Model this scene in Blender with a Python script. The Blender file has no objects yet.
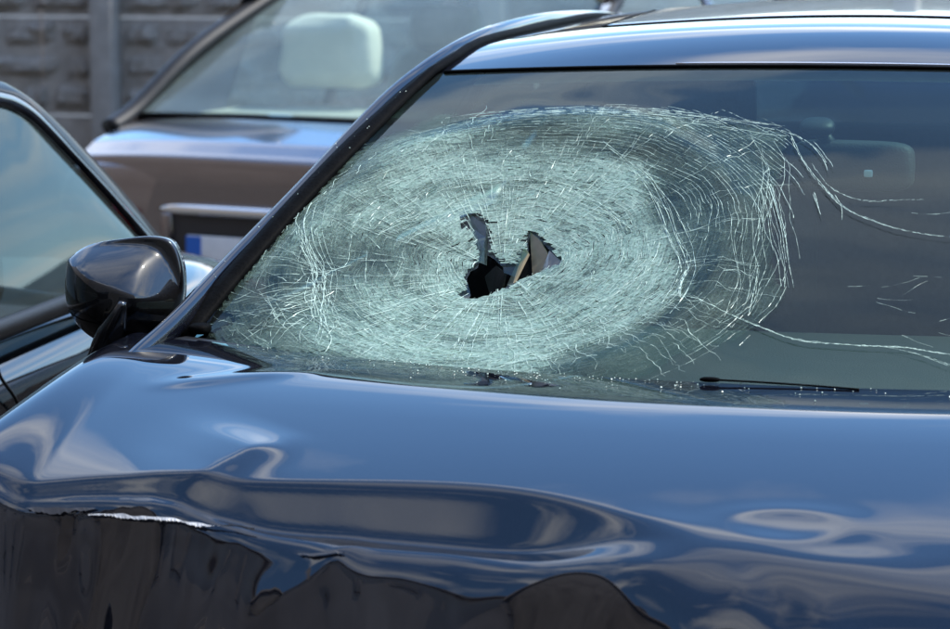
import bpy, bmesh, math, random
import numpy as np
from mathutils import Vector, Matrix, noise
from mathutils.geometry import delaunay_2d_cdt

random.seed(7)
R = math.radians
sc = bpy.context.scene
col = sc.collection

# ------------------------------------------------------------------ camera
cd = bpy.data.cameras.new('camera'); cam = bpy.data.objects.new('camera', cd); col.objects.link(cam)
cam.location = (0.30, -3.20, 1.60)
cam.rotation_euler = (R(90) - math.atan(414.5 / 2850), 0, R(12))
cd.sensor_width = 36; cd.lens = 108; cd.clip_start = 0.05; cd.clip_end = 2000
cd.dof.use_dof = True; cd.dof.focus_distance = 3.62; cd.dof.aperture_fstop = 8.0; cd.dof.aperture_blades = 7
sc.camera = cam

# ------------------------------------------------------------------ sky and sun
SUN_EL, SUN_AZ = R(56), R(76)          # azimuth clockwise from +Y
sun_dir = Vector((math.sin(SUN_AZ) * math.cos(SUN_EL), math.cos(SUN_AZ) * math.cos(SUN_EL), math.sin(SUN_EL)))
w = bpy.data.worlds.new('World'); sc.world = w; w.use_nodes = True
nt = w.node_tree; N = nt.nodes; Lk = nt.links; N.clear()
def nn(tree, t, **kw):
    n = tree.nodes.new(t)
    for k, v in kw.items(): setattr(n, k, v)
    return n
sky = nn(nt, 'ShaderNodeTexSky', sky_type='NISHITA', sun_disc=False)
sky.sun_elevation = SUN_EL; sky.sun_rotation = SUN_AZ; sky.altitude = 0; sky.air_density = 1.2; sky.dust_density = 0.0; sky.ozone_density = 5.0
tc = nn(nt, 'ShaderNodeTexCoord'); sep = nn(nt, 'ShaderNodeSeparateXYZ')
Lk.new(tc.outputs['Generated'], sep.inputs[0])
mx = nn(nt, 'ShaderNodeMath', operation='MAXIMUM'); mx.inputs[1].default_value = 0.0; Lk.new(sep.outputs['Z'], mx.inputs[0])
ad = nn(nt, 'ShaderNodeMath', operation='ADD'); ad.inputs[1].default_value = 0.12; Lk.new(mx.outputs[0], ad.inputs[0])
dv = nn(nt, 'ShaderNodeVectorMath', operation='DIVIDE'); cmb = nn(nt, 'ShaderNodeCombineXYZ')
for i in range(3): Lk.new(ad.outputs[0], cmb.inputs[i])
Lk.new(tc.outputs['Generated'], dv.inputs[0]); Lk.new(cmb.outputs[0], dv.inputs[1])
mp = nn(nt, 'ShaderNodeMapping'); mp.inputs['Scale'].default_value = (0.75, 1.5, 0.0); mp.inputs['Location'].default_value = (5.829, 8.796, 0)
mp.inputs['Rotation'].default_value = (0, 0, R(12))
Lk.new(dv.outputs[0], mp.inputs['Vector'])
cn = nn(nt, 'ShaderNodeTexNoise'); cn.inputs['Scale'].default_value = 1.05; cn.inputs['Detail'].default_value = 9; cn.inputs['Roughness'].default_value = 0.55; cn.inputs['Distortion'].default_value = 0.5
Lk.new(mp.outputs[0], cn.inputs['Vector'])
cr = nn(nt, 'ShaderNodeValToRGB'); cr.color_ramp.elements[0].position = 0.48; cr.color_ramp.elements[1].position = 0.70
Lk.new(cn.outputs['Fac'], cr.inputs[0])
cmx = nn(nt, 'ShaderNodeMix', data_type='RGBA'); cmx.inputs['B'].default_value = (7.5, 7.5, 7.5, 1)
cfm = nn(nt, 'ShaderNodeMath', operation='MULTIPLY'); cfm.inputs[1].default_value = 0.85
Lk.new(cr.outputs['Color'], cfm.inputs[0]); Lk.new(cfm.outputs[0], cmx.inputs['Factor'])
hs = nn(nt, 'ShaderNodeHueSaturation'); hs.inputs['Saturation'].default_value = 1.10; hs.inputs['Value'].default_value = 0.95
Lk.new(sky.outputs[0], hs.inputs['Color']); Lk.new(hs.outputs[0], cmx.inputs['A'])
bg = nn(nt, 'ShaderNodeBackground'); bg.inputs['Strength'].default_value = 0.15
wo = nn(nt, 'ShaderNodeOutputWorld')
Lk.new(cmx.outputs['Result'], bg.inputs['Color']); Lk.new(bg.outputs[0], wo.inputs['Surface'])
sl = bpy.data.lights.new('sun', 'SUN'); so = bpy.data.objects.new('sun', sl); col.objects.link(so)
sl.energy = 2.3; sl.angle = R(0.5); sl.color = (1.0, 0.96, 0.89)
so.rotation_euler = sun_dir.to_track_quat('Z', 'Y').to_euler(); so.location = sun_dir * 30
vs = sc.view_settings; vs.view_transform = 'Standard'; vs.look = 'None'; vs.exposure = 1.7; vs.gamma = 1.0
sc.render.engine = 'CYCLES'
cy = sc.cycles; cy.use_denoising = True; cy.max_bounces = 12; cy.transparent_max_bounces = 24; cy.sample_clamp_indirect = 6.0
cy.caustics_reflective = False; cy.caustics_refractive = False

# ------------------------------------------------------------------ materials
def mat(name, base=(0.5, 0.5, 0.5), rough=0.5, metal=0.0, coat=0.0, coat_rough=0.03, spec=0.5, noise_amt=0.0, noise_scale=20, bump=0.0, bump_scale=60, emit=None):
    m = bpy.data.materials.new(name); m.use_nodes = True
    t = m.node_tree; b = t.nodes['Principled BSDF']
    b.inputs['Base Color'].default_value = (*base, 1); b.inputs['Roughness'].default_value = rough; b.inputs['Metallic'].default_value = metal
    b.inputs['Coat Weight'].default_value = coat; b.inputs['Coat Roughness'].default_value = coat_rough; b.inputs['Specular IOR Level'].default_value = spec
    if noise_amt or bump:
        c = nn(t, 'ShaderNodeTexCoord')
    if noise_amt:
        n = nn(t, 'ShaderNodeTexNoise'); n.inputs['Scale'].default_value = noise_scale; n.inputs['Detail'].default_value = 6
        t.links.new(c.outputs['Object'], n.inputs['Vector'])
        mr = nn(t, 'ShaderNodeMapRange'); mr.inputs['From Min'].default_value = 0.3; mr.inputs['From Max'].default_value = 0.7
        mr.inputs['To Min'].default_value = 1 - noise_amt; mr.inputs['To Max'].default_value = 1 + noise_amt
        t.links.new(n.outputs['Fac'], mr.inputs['Value'])
        vm = nn(t, 'ShaderNodeVectorMath', operation='SCALE'); vm.inputs[0].default_value = base
        t.links.new(mr.outputs[0], vm.inputs['Scale']); t.links.new(vm.outputs[0], b.inputs['Base Color'])
    if bump:
        n2 = nn(t, 'ShaderNodeTexNoise'); n2.inputs['Scale'].default_value = bump_scale; n2.inputs['Detail'].default_value = 8
        t.links.new(c.outputs['Object'], n2.inputs['Vector'])
        bp = nn(t, 'ShaderNodeBump'); bp.inputs['Strength'].default_value = bump; bp.inputs['Distance'].default_value = 0.01
        t.links.new(n2.outputs['Fac'], bp.inputs['Height']); t.links.new(bp.outputs[0], b.inputs['Normal'])
    return m

def glass_mat(name, tint=(0.75, 0.85, 0.82), refl=2.0, rough=0.0, dust=0.0):
    """thin pane: clear tinted transmission plus a Fresnel reflection of both faces"""
    m = bpy.data.materials.new(name); m.use_nodes = True; t = m.node_tree; t.nodes.clear()
    o = nn(t, 'ShaderNodeOutputMaterial'); mix = nn(t, 'ShaderNodeMixShader'); tr = nn(t, 'ShaderNodeBsdfTransparent'); gl = nn(t, 'ShaderNodeBsdfGlossy')
    tr.inputs[0].default_value = (*tint, 1); gl.inputs['Roughness'].default_value = rough; gl.inputs[0].default_value = (0.88, 0.97, 0.93, 1)
    lw = nn(t, 'ShaderNodeLayerWeight'); lw.inputs['Blend'].default_value = 0.5
    pw = nn(t, 'ShaderNodeMath', operation='POWER'); pw.inputs[1].default_value = 5.0
    ma = nn(t, 'ShaderNodeMath', operation='MULTIPLY_ADD'); ma.inputs[1].default_value = 0.96 ; ma.inputs[2].default_value = 0.04
    ml = nn(t, 'ShaderNodeMath', operation='MULTIPLY'); ml.inputs[1].default_value = refl; ml.use_clamp = True
    t.links.new(lw.outputs['Facing'], pw.inputs[0]); t.links.new(pw.outputs[0], ma.inputs[0]); t.links.new(ma.outputs[0], ml.inputs[0])
    t.links.new(ml.outputs[0], mix.inputs[0]); t.links.new(tr.outputs[0], mix.inputs[1]); t.links.new(gl.outputs[0], mix.inputs[2])
    if dust:
        df = nn(t, 'ShaderNodeBsdfDiffuse'); df.inputs[0].default_value = (0.42, 0.53, 0.53, 1); c = nn(t, 'ShaderNodeTexCoord')
        nz = nn(t, 'ShaderNodeTexNoise'); nz.inputs['Scale'].default_value = 3.0; nz.inputs['Detail'].default_value = 7; t.links.new(c.outputs['Object'], nz.inputs['Vector'])
        mr = nn(t, 'ShaderNodeMapRange'); mr.inputs['From Min'].default_value = 0.3; mr.inputs['From Max'].default_value = 0.7; mr.inputs['To Min'].default_value = dust * 0.7; mr.inputs['To Max'].default_value = dust * 1.3
        t.links.new(nz.outputs['Fac'], mr.inputs['Value'])
        m2 = nn(t, 'ShaderNodeMixShader'); t.links.new(mr.outputs[0], m2.inputs[0]); t.links.new(mix.outputs[0], m2.inputs[1]); t.links.new(df.outputs[0], m2.inputs[2]); t.links.new(m2.outputs[0], o.inputs[0])
    else:
        t.links.new(mix.outputs[0], o.inputs[0])
    return m

M = {}
def paint(name, base, flake, metal=0.55, rough=0.32):
    m = mat(name, base, rough, metal, coat=1.0, coat_rough=0.015, spec=0.0)
    m.node_tree.nodes['Principled BSDF'].inputs['Coat IOR'].default_value = 1.55
    t = m.node_tree; b = t.nodes['Principled BSDF']
    c = nn(t, 'ShaderNodeTexCoord'); v = nn(t, 'ShaderNodeTexVoronoi'); v.inputs['Scale'].default_value = 900
    t.links.new(c.outputs['Object'], v.inputs['Vector'])
    mx_ = nn(t, 'ShaderNodeMix', data_type='RGBA'); mx_.inputs['A'].default_value = (*base, 1); mx_.inputs['B'].default_value = (*flake, 1)
    t.links.new(v.outputs['Color'], mx_.inputs['Factor']); t.links.new(mx_.outputs['Result'], b.inputs['Base Color'])
    # faint dust: the clear coat is duller in patches, and a slow wave as on pressed sheet
    n = nn(t, 'ShaderNodeTexNoise'); n.inputs['Scale'].default_value = 5; n.inputs['Detail'].default_value = 8
    t.links.new(c.outputs['Object'], n.inputs['Vector'])
    mr = nn(t, 'ShaderNodeMapRange'); mr.inputs['From Min'].default_value = 0.35; mr.inputs['From Max'].default_value = 0.7; mr.inputs['To Min'].default_value = 0.01; mr.inputs['To Max'].default_value = 0.05
    t.links.new(n.outputs['Fac'], mr.inputs['Value']); t.links.new(mr.outputs[0], b.inputs['Coat Roughness'])
    return m
M['blue'] = paint('dark_blue_paint', (0.0018, 0.002, 0.0035), (0.005, 0.006, 0.010), metal=0.0)
M['black_paint'] = paint('black_paint', (0.004, 0.004, 0.005), (0.011, 0.011, 0.012), metal=0.0)
M['graphite'] = paint('graphite_paint', (0.012, 0.012, 0.013), (0.03, 0.03, 0.032), metal=0.0)
M['graphite'].node_tree.nodes['Principled BSDF'].inputs['Coat Weight'].default_value = 0.35
M['mauve'] = paint('mauve_brown_paint', (0.15, 0.128, 0.124), (0.28, 0.245, 0.238), metal=1.0, rough=0.22)
M['silver'] = paint('silver_paint', (0.3, 0.31, 0.32), (0.5, 0.5, 0.52))
M['bright_blue'] = paint('bright_blue_paint', (0.02, 0.06, 0.2), (0.04, 0.10, 0.3))
M['trim'] = mat('black_trim', (0.006, 0.006, 0.0065), 0.5, spec=0.3, noise_amt=0.3, noise_scale=60, bump=0.1, bump_scale=300)
M['rubber'] = mat('black_rubber', (0.002, 0.002, 0.002), 0.6, spec=0.02, noise_amt=0.4, noise_scale=40, bump=0.15, bump_scale=200)
M['gloss_black'] = mat('gloss_black_plastic', (0.006, 0.006, 0.007), 0.22, coat=0.9, coat_rough=0.04, noise_amt=0.4, noise_scale=30)
M['mirror_black'] = mat('mirror_gloss_black', (0.004, 0.004, 0.0045), 0.35, coat=1.0, coat_rough=0.03, spec=0.1, noise_amt=0.4, noise_scale=30)
M['chrome'] = mat('chrome', (0.75, 0.74, 0.72), 0.12, 1.0)
M['steel'] = mat('bare_torn_metal', (0.36, 0.36, 0.36), 0.5, 0.3, noise_amt=0.25, noise_scale=80, bump=0.4, bump_scale=160)
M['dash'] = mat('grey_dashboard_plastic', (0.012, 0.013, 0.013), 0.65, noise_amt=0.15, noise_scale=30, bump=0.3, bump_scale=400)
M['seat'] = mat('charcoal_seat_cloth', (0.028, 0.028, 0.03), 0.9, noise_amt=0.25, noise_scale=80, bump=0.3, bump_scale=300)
M['beige'] = mat('beige_lining', (0.36, 0.31, 0.24), 0.8, noise_amt=0.12, noise_scale=40)
M['white_cloth'] = mat('white_headrest_cover', (0.66, 0.64, 0.56), 0.85, noise_amt=0.06, noise_scale=12, bump=0.5, bump_scale=14)
M['grey_lining'] = mat('light_grey_lining', (0.36, 0.37, 0.33), 0.9, noise_amt=0.1, noise_scale=30)
M['tyre'] = mat('tyre_rubber', (0.016, 0.016, 0.016), 0.8, bump=0.3, bump_scale=60)
M['rim'] = mat('alloy_rim', (0.45, 0.45, 0.46), 0.3, 0.9)
M['lamp'] = mat('clear_lamp', (0.5, 0.5, 0.52), 0.08, 0.3, coat=1)
M['red_lamp'] = mat('red_lamp', (0.35, 0.01, 0.012), 0.12, coat=1)
M['plate_white'] = mat('plate_white', (0.78, 0.78, 0.76), 0.4, noise_amt=0.05)
M['plate_blue'] = mat('plate_blue', (0.02, 0.13, 0.5), 0.4)
M['recess'] = mat('dark_recess', (0.02, 0.018, 0.018), 0.5)
M['glass'] = glass_mat('windscreen_glass', (0.54, 0.74, 0.69), 0.66, dust=0.013)
M['glass_clear'] = glass_mat('car_window_glass', (0.74, 0.84, 0.79), 1.0)
M['glass_dark'] = glass_mat('tinted_window_glass', (0.20, 0.22, 0.21), 0.72, dust=0.03)
M['glass_rear'] = glass_mat('dusty_rear_glass', (0.74, 0.84, 0.79), 0.8, dust=0.13)
M['glass_privacy'] = glass_mat('privacy_glass', (0.07, 0.08, 0.08), 1.2)
M['concrete'] = mat('fence_concrete', (0.27, 0.242, 0.208), 0.9, noise_amt=0.3, noise_scale=9, bump=0.7, bump_scale=30)
M['concrete_post'] = mat('post_concrete', (0.27, 0.25, 0.225), 0.85, noise_amt=0.15, noise_scale=14, bump=0.4, bump_scale=60)
M['asphalt'] = mat('asphalt', (0.055, 0.054, 0.052), 0.9, noise_amt=0.3, noise_scale=2, bump=0.6, bump_scale=90)
M['brick'] = mat('brown_render', (0.36, 0.312, 0.292), 0.9, noise_amt=0.25, noise_scale=0.35, bump=0.3, bump_scale=20)
M['brown_shutter'] = mat('brown_shutter', (0.29, 0.248, 0.232), 0.7, noise_amt=0.2)
M['added_shed_wall'] = mat('added_shed_boards', (0.17, 0.148, 0.138), 0.85, noise_amt=0.3, noise_scale=0.6)
M['wood'] = mat('rusty_rod', (0.05, 0.04, 0.035), 0.8, noise_amt=0.3)

# crushed laminated glass: milky green-white where the facets are crazed, clear where they are whole
def crush_mat():
    m = bpy.data.materials.new('crushed_glass'); m.use_nodes = True; t = m.node_tree; t.nodes.clear()
    o = nn(t, 'ShaderNodeOutputMaterial')
    at = nn(t, 'ShaderNodeAttribute', attribute_name='frost')
    tr = nn(t, 'ShaderNodeBsdfTransparent'); tr.inputs[0].default_value = (0.92, 0.98, 0.965, 1)
    df = nn(t, 'ShaderNodeBsdfDiffuse'); tl = nn(t, 'ShaderNodeBsdfTranslucent'); gl = nn(t, 'ShaderNodeBsdfGlossy'); gl.inputs['Roughness'].default_value = 0.28
    c = nn(t, 'ShaderNodeTexCoord'); n = nn(t, 'ShaderNodeTexNoise'); n.inputs['Scale'].default_value = 160; n.inputs['Detail'].default_value = 6; n.inputs['Roughness'].default_value = 0.7
    t.links.new(c.outputs['Object'], n.inputs['Vector'])
    cr_ = nn(t, 'ShaderNodeValToRGB'); e = cr_.color_ramp.elements
    e[0].position = 0.3; e[0].color = (0.115, 0.205, 0.155, 1); e[1].position = 0.72; e[1].color = (0.35, 0.51, 0.41, 1)
    t.links.new(n.outputs['Fac'], cr_.inputs[0])
    t.links.new(cr_.outputs[0], df.inputs[0]); t.links.new(cr_.outputs[0], tl.inputs[0])
    m1 = nn(t, 'ShaderNodeMixShader'); m1.inputs[0].default_value = 0.35; t.links.new(df.outputs[0], m1.inputs[1]); t.links.new(tl.outputs[0], m1.inputs[2])
    m2 = nn(t, 'ShaderNodeMixShader'); t.links.new(tr.outputs[0], m2.inputs[1]); t.links.new(m1.outputs[0], m2.inputs[2])
    # fine crazing breaks up the opacity
    n2 = nn(t, 'ShaderNodeTexNoise'); n2.inputs['Scale'].default_value = 330; n2.inputs['Detail'].default_value = 3
    t.links.new(c.outputs['Object'], n2.inputs['Vector'])
    mr = nn(t, 'ShaderNodeMapRange'); mr.inputs['From Min'].default_value = 0.35; mr.inputs['From Max'].default_value = 0.65; mr.inputs['To Min'].default_value = 0.55; mr.inputs['To Max'].default_value = 1.25
    t.links.new(n2.outputs['Fac'], mr.inputs['Value'])
    mu = nn(t, 'ShaderNodeMath', operation='MULTIPLY', use_clamp=True); t.links.new(at.outputs['Fac'], mu.inputs[0]); t.links.new(mr.outputs[0], mu.inputs[1])
    # white line along each break: distance to the cell's border
    uv = nn(t, 'ShaderNodeUVMap', uv_map='cell'); sp = nn(t, 'ShaderNodeSeparateXYZ'); t.links.new(uv.outputs[0], sp.inputs[0])
    ed = nn(t, 'ShaderNodeAttribute', attribute_name='edge')
    def bord(sock, wdt):
        a = nn(t, 'ShaderNodeMath', operation='PINGPONG'); a.inputs[1].default_value = 0.5; t.links.new(sock, a.inputs[0])
        b = nn(t, 'ShaderNodeMapRange'); b.inputs['From Min'].default_value = 0.0; b.inputs['From Max'].default_value = wdt; b.inputs['To Min'].default_value = 1.0; b.inputs['To Max'].default_value = 0.0
        t.links.new(a.outputs[0], b.inputs['Value']); return b.outputs[0]
    bx_, by_ = bord(sp.outputs[0], 0.05), bord(sp.outputs[1], 0.16)
    mxx = nn(t, 'ShaderNodeMath', operation='MAXIMUM'); t.links.new(bx_, mxx.inputs[0]); t.links.new(by_, mxx.inputs[1])
    mle = nn(t, 'ShaderNodeMath', operation='MULTIPLY'); t.links.new(mxx.outputs[0], mle.inputs[0]); t.links.new(ed.outputs['Fac'], mle.inputs[1])
    mo_ = nn(t, 'ShaderNodeMath', operation='MAXIMUM'); t.links.new(mu.outputs[0], mo_.inputs[0]); t.links.new(mle.outputs[0], mo_.inputs[1])
    cme = nn(t, 'ShaderNodeMix', data_type='RGBA'); cme.inputs['B'].default_value = (0.60, 0.76, 0.64, 1)
    t.links.new(mle.outputs[0], cme.inputs['Factor']); t.links.new(cr_.outputs[0], cme.inputs['A'])
    t.links.new(cme.outputs['Result'], df.inputs[0]); t.links.new(cme.outputs['Result'], tl.inputs[0])
    t.links.new(mo_.outputs[0], m2.inputs[0])
    m3 = nn(t, 'ShaderNodeMixShader'); gm = nn(t, 'ShaderNodeMath', operation='MULTIPLY'); gm.inputs[1].default_value = 0.09; t.links.new(at.outputs['Fac'], gm.inputs[0]); t.links.new(gm.outputs[0], m3.inputs[0]); t.links.new(m2.outputs[0], m3.inputs[1]); t.links.new(gl.outputs[0], m3.inputs[2])
    t.links.new(m3.outputs[0], o.inputs[0])
    return m
M['crush'] = crush_mat()
M['crack'] = mat('crack_white', (0.38, 0.50, 0.42), 0.35, spec=0.5)
M['shard_grey'] = mat('glass_grey_reflection', (0.10, 0.10, 0.095), 0.18, spec=0.8, noise_amt=0.15, noise_scale=40)  # grey that the flap mirrors, painted in as its base colour
M['shard_beige'] = mat('glass_beige_reflection', (0.20, 0.17, 0.115), 0.3, noise_amt=0.15, noise_scale=40)  # cabin beige reflected in the flaps, put into the base colour

# ------------------------------------------------------------------ mesh helpers
def link_mesh(name, verts, faces, m, parent=None, smooth=True, loc=None):
    me = bpy.data.meshes.new(name); me.from_pydata([tuple(v) for v in verts], [], faces); me.validate(); me.update()
    me.materials.append(M[m] if isinstance(m, str) else m)
    if smooth: me.polygons.foreach_set('use_smooth', [True] * len(me.polygons))
    o = bpy.data.objects.new(name, me); col.objects.link(o)
    if parent: o.parent = parent
    if loc: o.location = loc
    return o
def from_bm(name, bm, m, parent=None, smooth=True):
    bmesh.ops.recalc_face_normals(bm, faces=bm.faces)
    me = bpy.data.meshes.new(name); bm.to_mesh(me); bm.free(); me.materials.append(M[m] if isinstance(m, str) else m)
    if smooth: me.polygons.foreach_set('use_smooth', [True] * len(me.polygons))
    o = bpy.data.objects.new(name, me); col.objects.link(o)
    if parent: o.parent = parent
    return o
def empty(name, label, cat, loc=(0, 0, 0), rz=0, group=None):
    o = bpy.data.objects.new(name, None); col.objects.link(o); o.location = loc; o.rotation_euler = (0, 0, rz)
    o['label'] = label; o['category'] = cat
    if group: o['group'] = group
    return o
def grid_faces(nu, nv, off=0, flip=False):
    F = []
    for i in range(nu - 1):
        for j in range(nv - 1):
            a = off + i * nv + j
            f = (a, a + nv, a + nv + 1, a + 1)
            F.append(f[::-1] if flip else f)
    return F
def grid(name, fn, nu, nv, m, parent=None, smooth=True, flip=False):
    V = [fn(i / (nu - 1), j / (nv - 1)) for i in range(nu) for j in range(nv)]
    return link_mesh(name, V, grid_faces(nu, nv, 0, flip), m, parent, smooth)
def catmull(P, n):
    P = [Vector(p) for p in P]; out = []
    for i in range(len(P) - 1):
        p0 = P[max(i - 1, 0)]; p1 = P[i]; p2 = P[i + 1]; p3 = P[min(i + 2, len(P) - 1)]
        for k in range(n):
            t = k / n
            out.append(0.5 * ((2 * p1) + (p2 - p0) * t + (2 * p0 - 5 * p1 + 4 * p2 - p3) * t * t + (3 * p1 - p0 - 3 * p2 + p3) * t ** 3))
    out.append(P[-1]); return out
def samp(L, k):
    f = k * (len(L) - 1); i = min(int(f), len(L) - 2); return L[i].lerp(L[i + 1], f - i)
def tube(name, path, rx, rz, m, parent=None, seg=12, up=Vector((0, 0, 1)), close=True):
    """sweep of an ellipse (rx across, rz along up); rx / rz may be lists"""
    V = []; n = len(path)
    for i, p in enumerate(path):
        d = (path[min(i + 1, n - 1)] - path[max(i - 1, 0)]).normalized()
        s = d.cross(up).normalized(); u2 = s.cross(d).normalized()
        a = rx[i] if isinstance(rx, (list, tuple)) else rx; b = rz[i] if isinstance(rz, (list, tuple)) else rz
        for k in range(seg):
            th = 2 * math.pi * k / seg
            V.append(p + s * (a * math.cos(th)) + u2 * (b * math.sin(th)))
    F = []
    for i in range(n - 1):
        for k in range(seg):
            a = i * seg + k; b = i * seg + (k + 1) % seg
            F.append((a, b, b + seg, a + seg))
    if close:
        F.append(tuple(range(seg))[::-1]); F.append(tuple((n - 1) * seg + k for k in range(seg)))
    return link_mesh(name, V, F, m, parent)
def box(name, c, s, m, parent=None, bev=0.01, rot=None, seg=2):
    bm = bmesh.new(); bmesh.ops.create_cube(bm, size=1.0)
    for v in bm.verts: v.co = Vector((v.co.x * s[0], v.co.y * s[1], v.co.z * s[2]))
    if bev: bmesh.ops.bevel(bm, geom=list(bm.edges), offset=bev, segments=seg, affect='EDGES', profile=0.6)
    mt = Matrix.Translation(c)
    if rot is not None: mt = mt @ rot.to_matrix().to_4x4()
    bm.transform(mt)
    return from_bm(name, bm, m, parent, smooth=bev > 0)
def superell(name, c, s, m, parent=None, e=0.35, nu=24, nv=14, rot=None, fn=None):
    V = []
    def sp(x, p): return math.copysign(abs(x) ** p, x)
    for i in range(nu):
        for j in range(nv + 1):
            th = 2 * math.pi * i / nu; ph = -math.pi / 2 + math.pi * j / nv
            p = Vector((sp(math.cos(ph), e) * sp(math.cos(th), e) * s[0], sp(math.cos(ph), e) * sp(math.sin(th), e) * s[1], sp(math.sin(ph), e) * s[2]))
            if fn: p = fn(p)
            if rot: p = rot @ p
            V.append(p + Vector(c))
    F = []
    for i in range(nu):
        for j in range(nv):
            a = i * (nv + 1) + j; b = ((i + 1) % nu) * (nv + 1) + j
            F.append((a, b, b + 1, a + 1))
    return link_mesh(name, V, F, m, parent)
def slab(name, pts, thick, nrm, m, parent=None, smooth=False):
    """flat outline with thickness along nrm"""
    nrm = Vector(nrm).normalized() * thick; n = len(pts)
    V = [Vector(p) for p in pts] + [Vector(p) - nrm for p in pts]
    F = [tuple(range(n)), tuple(range(2 * n - 1, n - 1, -1))] + [(i, n + i, n + (i + 1) % n, (i + 1) % n) for i in range(n)]
    bm = bmesh.new(); vs_ = [bm.verts.new(v) for v in V]
    for f in F: bm.faces.new([vs_[k] for k in f])
    bmesh.ops.triangulate(bm, faces=[f for f in bm.faces if len(f.verts) > 4])
    return from_bm(name, bm, m, parent, smooth)
def wheel(parent, x, y, r=0.31, wd=0.2):
    s = 1 if x > 0 else -1
    def ring(prof):
        seg = 36; V = []
        for k in range(seg):
            a = 2 * math.pi * k / seg
            for (rr, xx) in prof: V.append((x + s * xx, y + rr * math.cos(a), r + rr * math.sin(a)))
        n = len(prof); F = []
        for k in range(seg):
            for j in range(n - 1):
                a = k * n + j; b = ((k + 1) % seg) * n + j
                F.append((a, b, b + 1, a + 1))
        return V, F
    V, F = ring([(r * 0.62, -wd), (r * 0.95, -wd), (r, -wd + 0.02), (r, -0.02), (r * 0.95, 0), (r * 0.64, 0.0), (r * 0.62, -0.015)])
    t = link_mesh('wheel', V, F, 'tyre', parent)
    V, F = ring([(r * 0.62, -0.016), (r * 0.58, -0.02), (r * 0.55, -0.05), (r * 0.2, -0.03), (r * 0.17, -0.012), (0.001, -0.01)])
    link_mesh('rim', V, F, 'rim', t)

def body_loft(name, st, m, parent, zb=0.2):
    """lower body: stations (y, half width, top z); rounded shoulder, tucked sill"""
    V = []; half = [(0, 0), (0.35, -0.002), (0.62, -0.008), (0.8, -0.018), (0.9, -0.034), (0.955, -0.06), (0.985, -0.11), (1.0, -0.19)]
    low = [(1.0, 0.52), (0.99, 0.36), (0.96, 0.25), (0.9, zb), (0.0, zb)]
    for (y, hw, zt) in st:
        prof = [(a * hw, zt + b) for a, b in half] + [(a * hw, min(b, zt - 0.2)) for a, b in low]
        full = prof + [(-a, b) for a, b in prof[::-1][1:-1]]
        V += [(a, y, b) for a, b in full]
    k = len(full); F = []
    for i in range(len(st) - 1):
        for j in range(k):
            a = i * k + j; b = i * k + (j + 1) % k
            F.append((a, b, b + k, a + k))
    F.append(tuple(range(k))); F.append(tuple((len(st) - 1) * k + j for j in range(k))[::-1])
    bm = bmesh.new(); vs_ = [bm.verts.new(v) for v in V]
    for f in F: bm.faces.new([vs_[q] for q in f])
    return from_bm(name, bm, m, parent)
def dense_stations(st, n=6):
    P = catmull(st, n); return [(p.x, p.y, p.z) for p in P]
def arch_discs(parent, x, ys, r=0.36):
    for y in ys:
        for s in (-1, 1):
            bm = bmesh.new(); bmesh.ops.create_cone(bm, cap_ends=True, segments=32, radius1=r, radius2=r, depth=0.16)
            bm.transform(Matrix.Translation((s * (x - 0.076), y, 0.31)) @ Matrix.Rotation(R(90), 4, 'Y'))
            from_bm('wheel_arch', bm, 'trim', parent, smooth=False)

# ------------------------------------------------------------------ ground
V = [(-300, -300, 0), (300, -300, 0), (300, 400, 0), (-300, 400, 0)]
g = link_mesh('ground', V, [(0, 1, 2, 3)], 'asphalt', None, False); g['kind'] = 'structure'

# ================================================================== the wrecked car
car = empty('wrecked_car', 'dark blue car with shattered caved-in windscreen and crumpled bonnet', 'car')

# ---- windscreen surface in metres: s across, t up the slope
HC = Vector((-0.405, 0.285))                      # where the blow landed
def sstep(a, b, x):
    x = min(1, max(0, (x - a) / (b - a))); return x * x * (3 - 2 * x)
def W0(s, t):
    u = s / 0.71; v = t / 0.8
    B = Vector((0.80 * u, 0.03 + 0.20 * u * u, 1.035 + 0.012 * u * u)); H = Vector((0.615 * u, 0.765 + 0.085 * u * u, 1.37 - 0.02 * u * u))
    return B * (1 - v) + H * v + Vector((0, -0.42, 0.9)) * 0.018 * 4 * v * (1 - v)
WN = Vector((0, -0.42, 0.907))
def dent(s, t):
    r = math.hypot((s - HC.x) / 0.27, (t - HC.y) / 0.31)
    e = min(1.0, (0.71 - abs(s)) / 0.08, max(0.0, t / 0.06), (0.8 - t) / 0.1)
    d = 0.034 * max(0.0, 1 - r * r) ** 1.2 + 0.012 * math.exp(-(r / 0.35) ** 2)
    w_ = 0.0022 * noise.noise(Vector((s * 16, t * 16, 3))) * math.exp(-max(0, r - 1) * 3)
    rim = 0.006 * math.exp(-((r - 1.08) / 0.10) ** 2)
    return (-(d) + w_ + rim) * max(0, e)
def W(s, t, off=0.0):
    return W0(s, t) + WN * (dent(s, t) + off)
HOLE = [(-0.479, 0.348), (-0.449, 0.331), (-0.434, 0.301), (-0.425, 0.27), (-0.413, 0.263), (-0.396, 0.246), (-0.391, 0.234), (-0.374, 0.225), (-0.377, 0.259), (-0.372, 0.281), (-0.379, 0.302), (-0.381, 0.322), (-0.369, 0.311), (-0.344, 0.284), (-0.32, 0.252), (-0.338, 0.241), (-0.355, 0.223), (-0.372, 0.205), (-0.391, 0.173), (-0.411, 0.152), (-0.415, 0.172), (-0.432, 0.208), (-0.433, 0.226), (-0.427, 0.238), (-0.432, 0.263), (-0.441, 0.287)]
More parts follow.
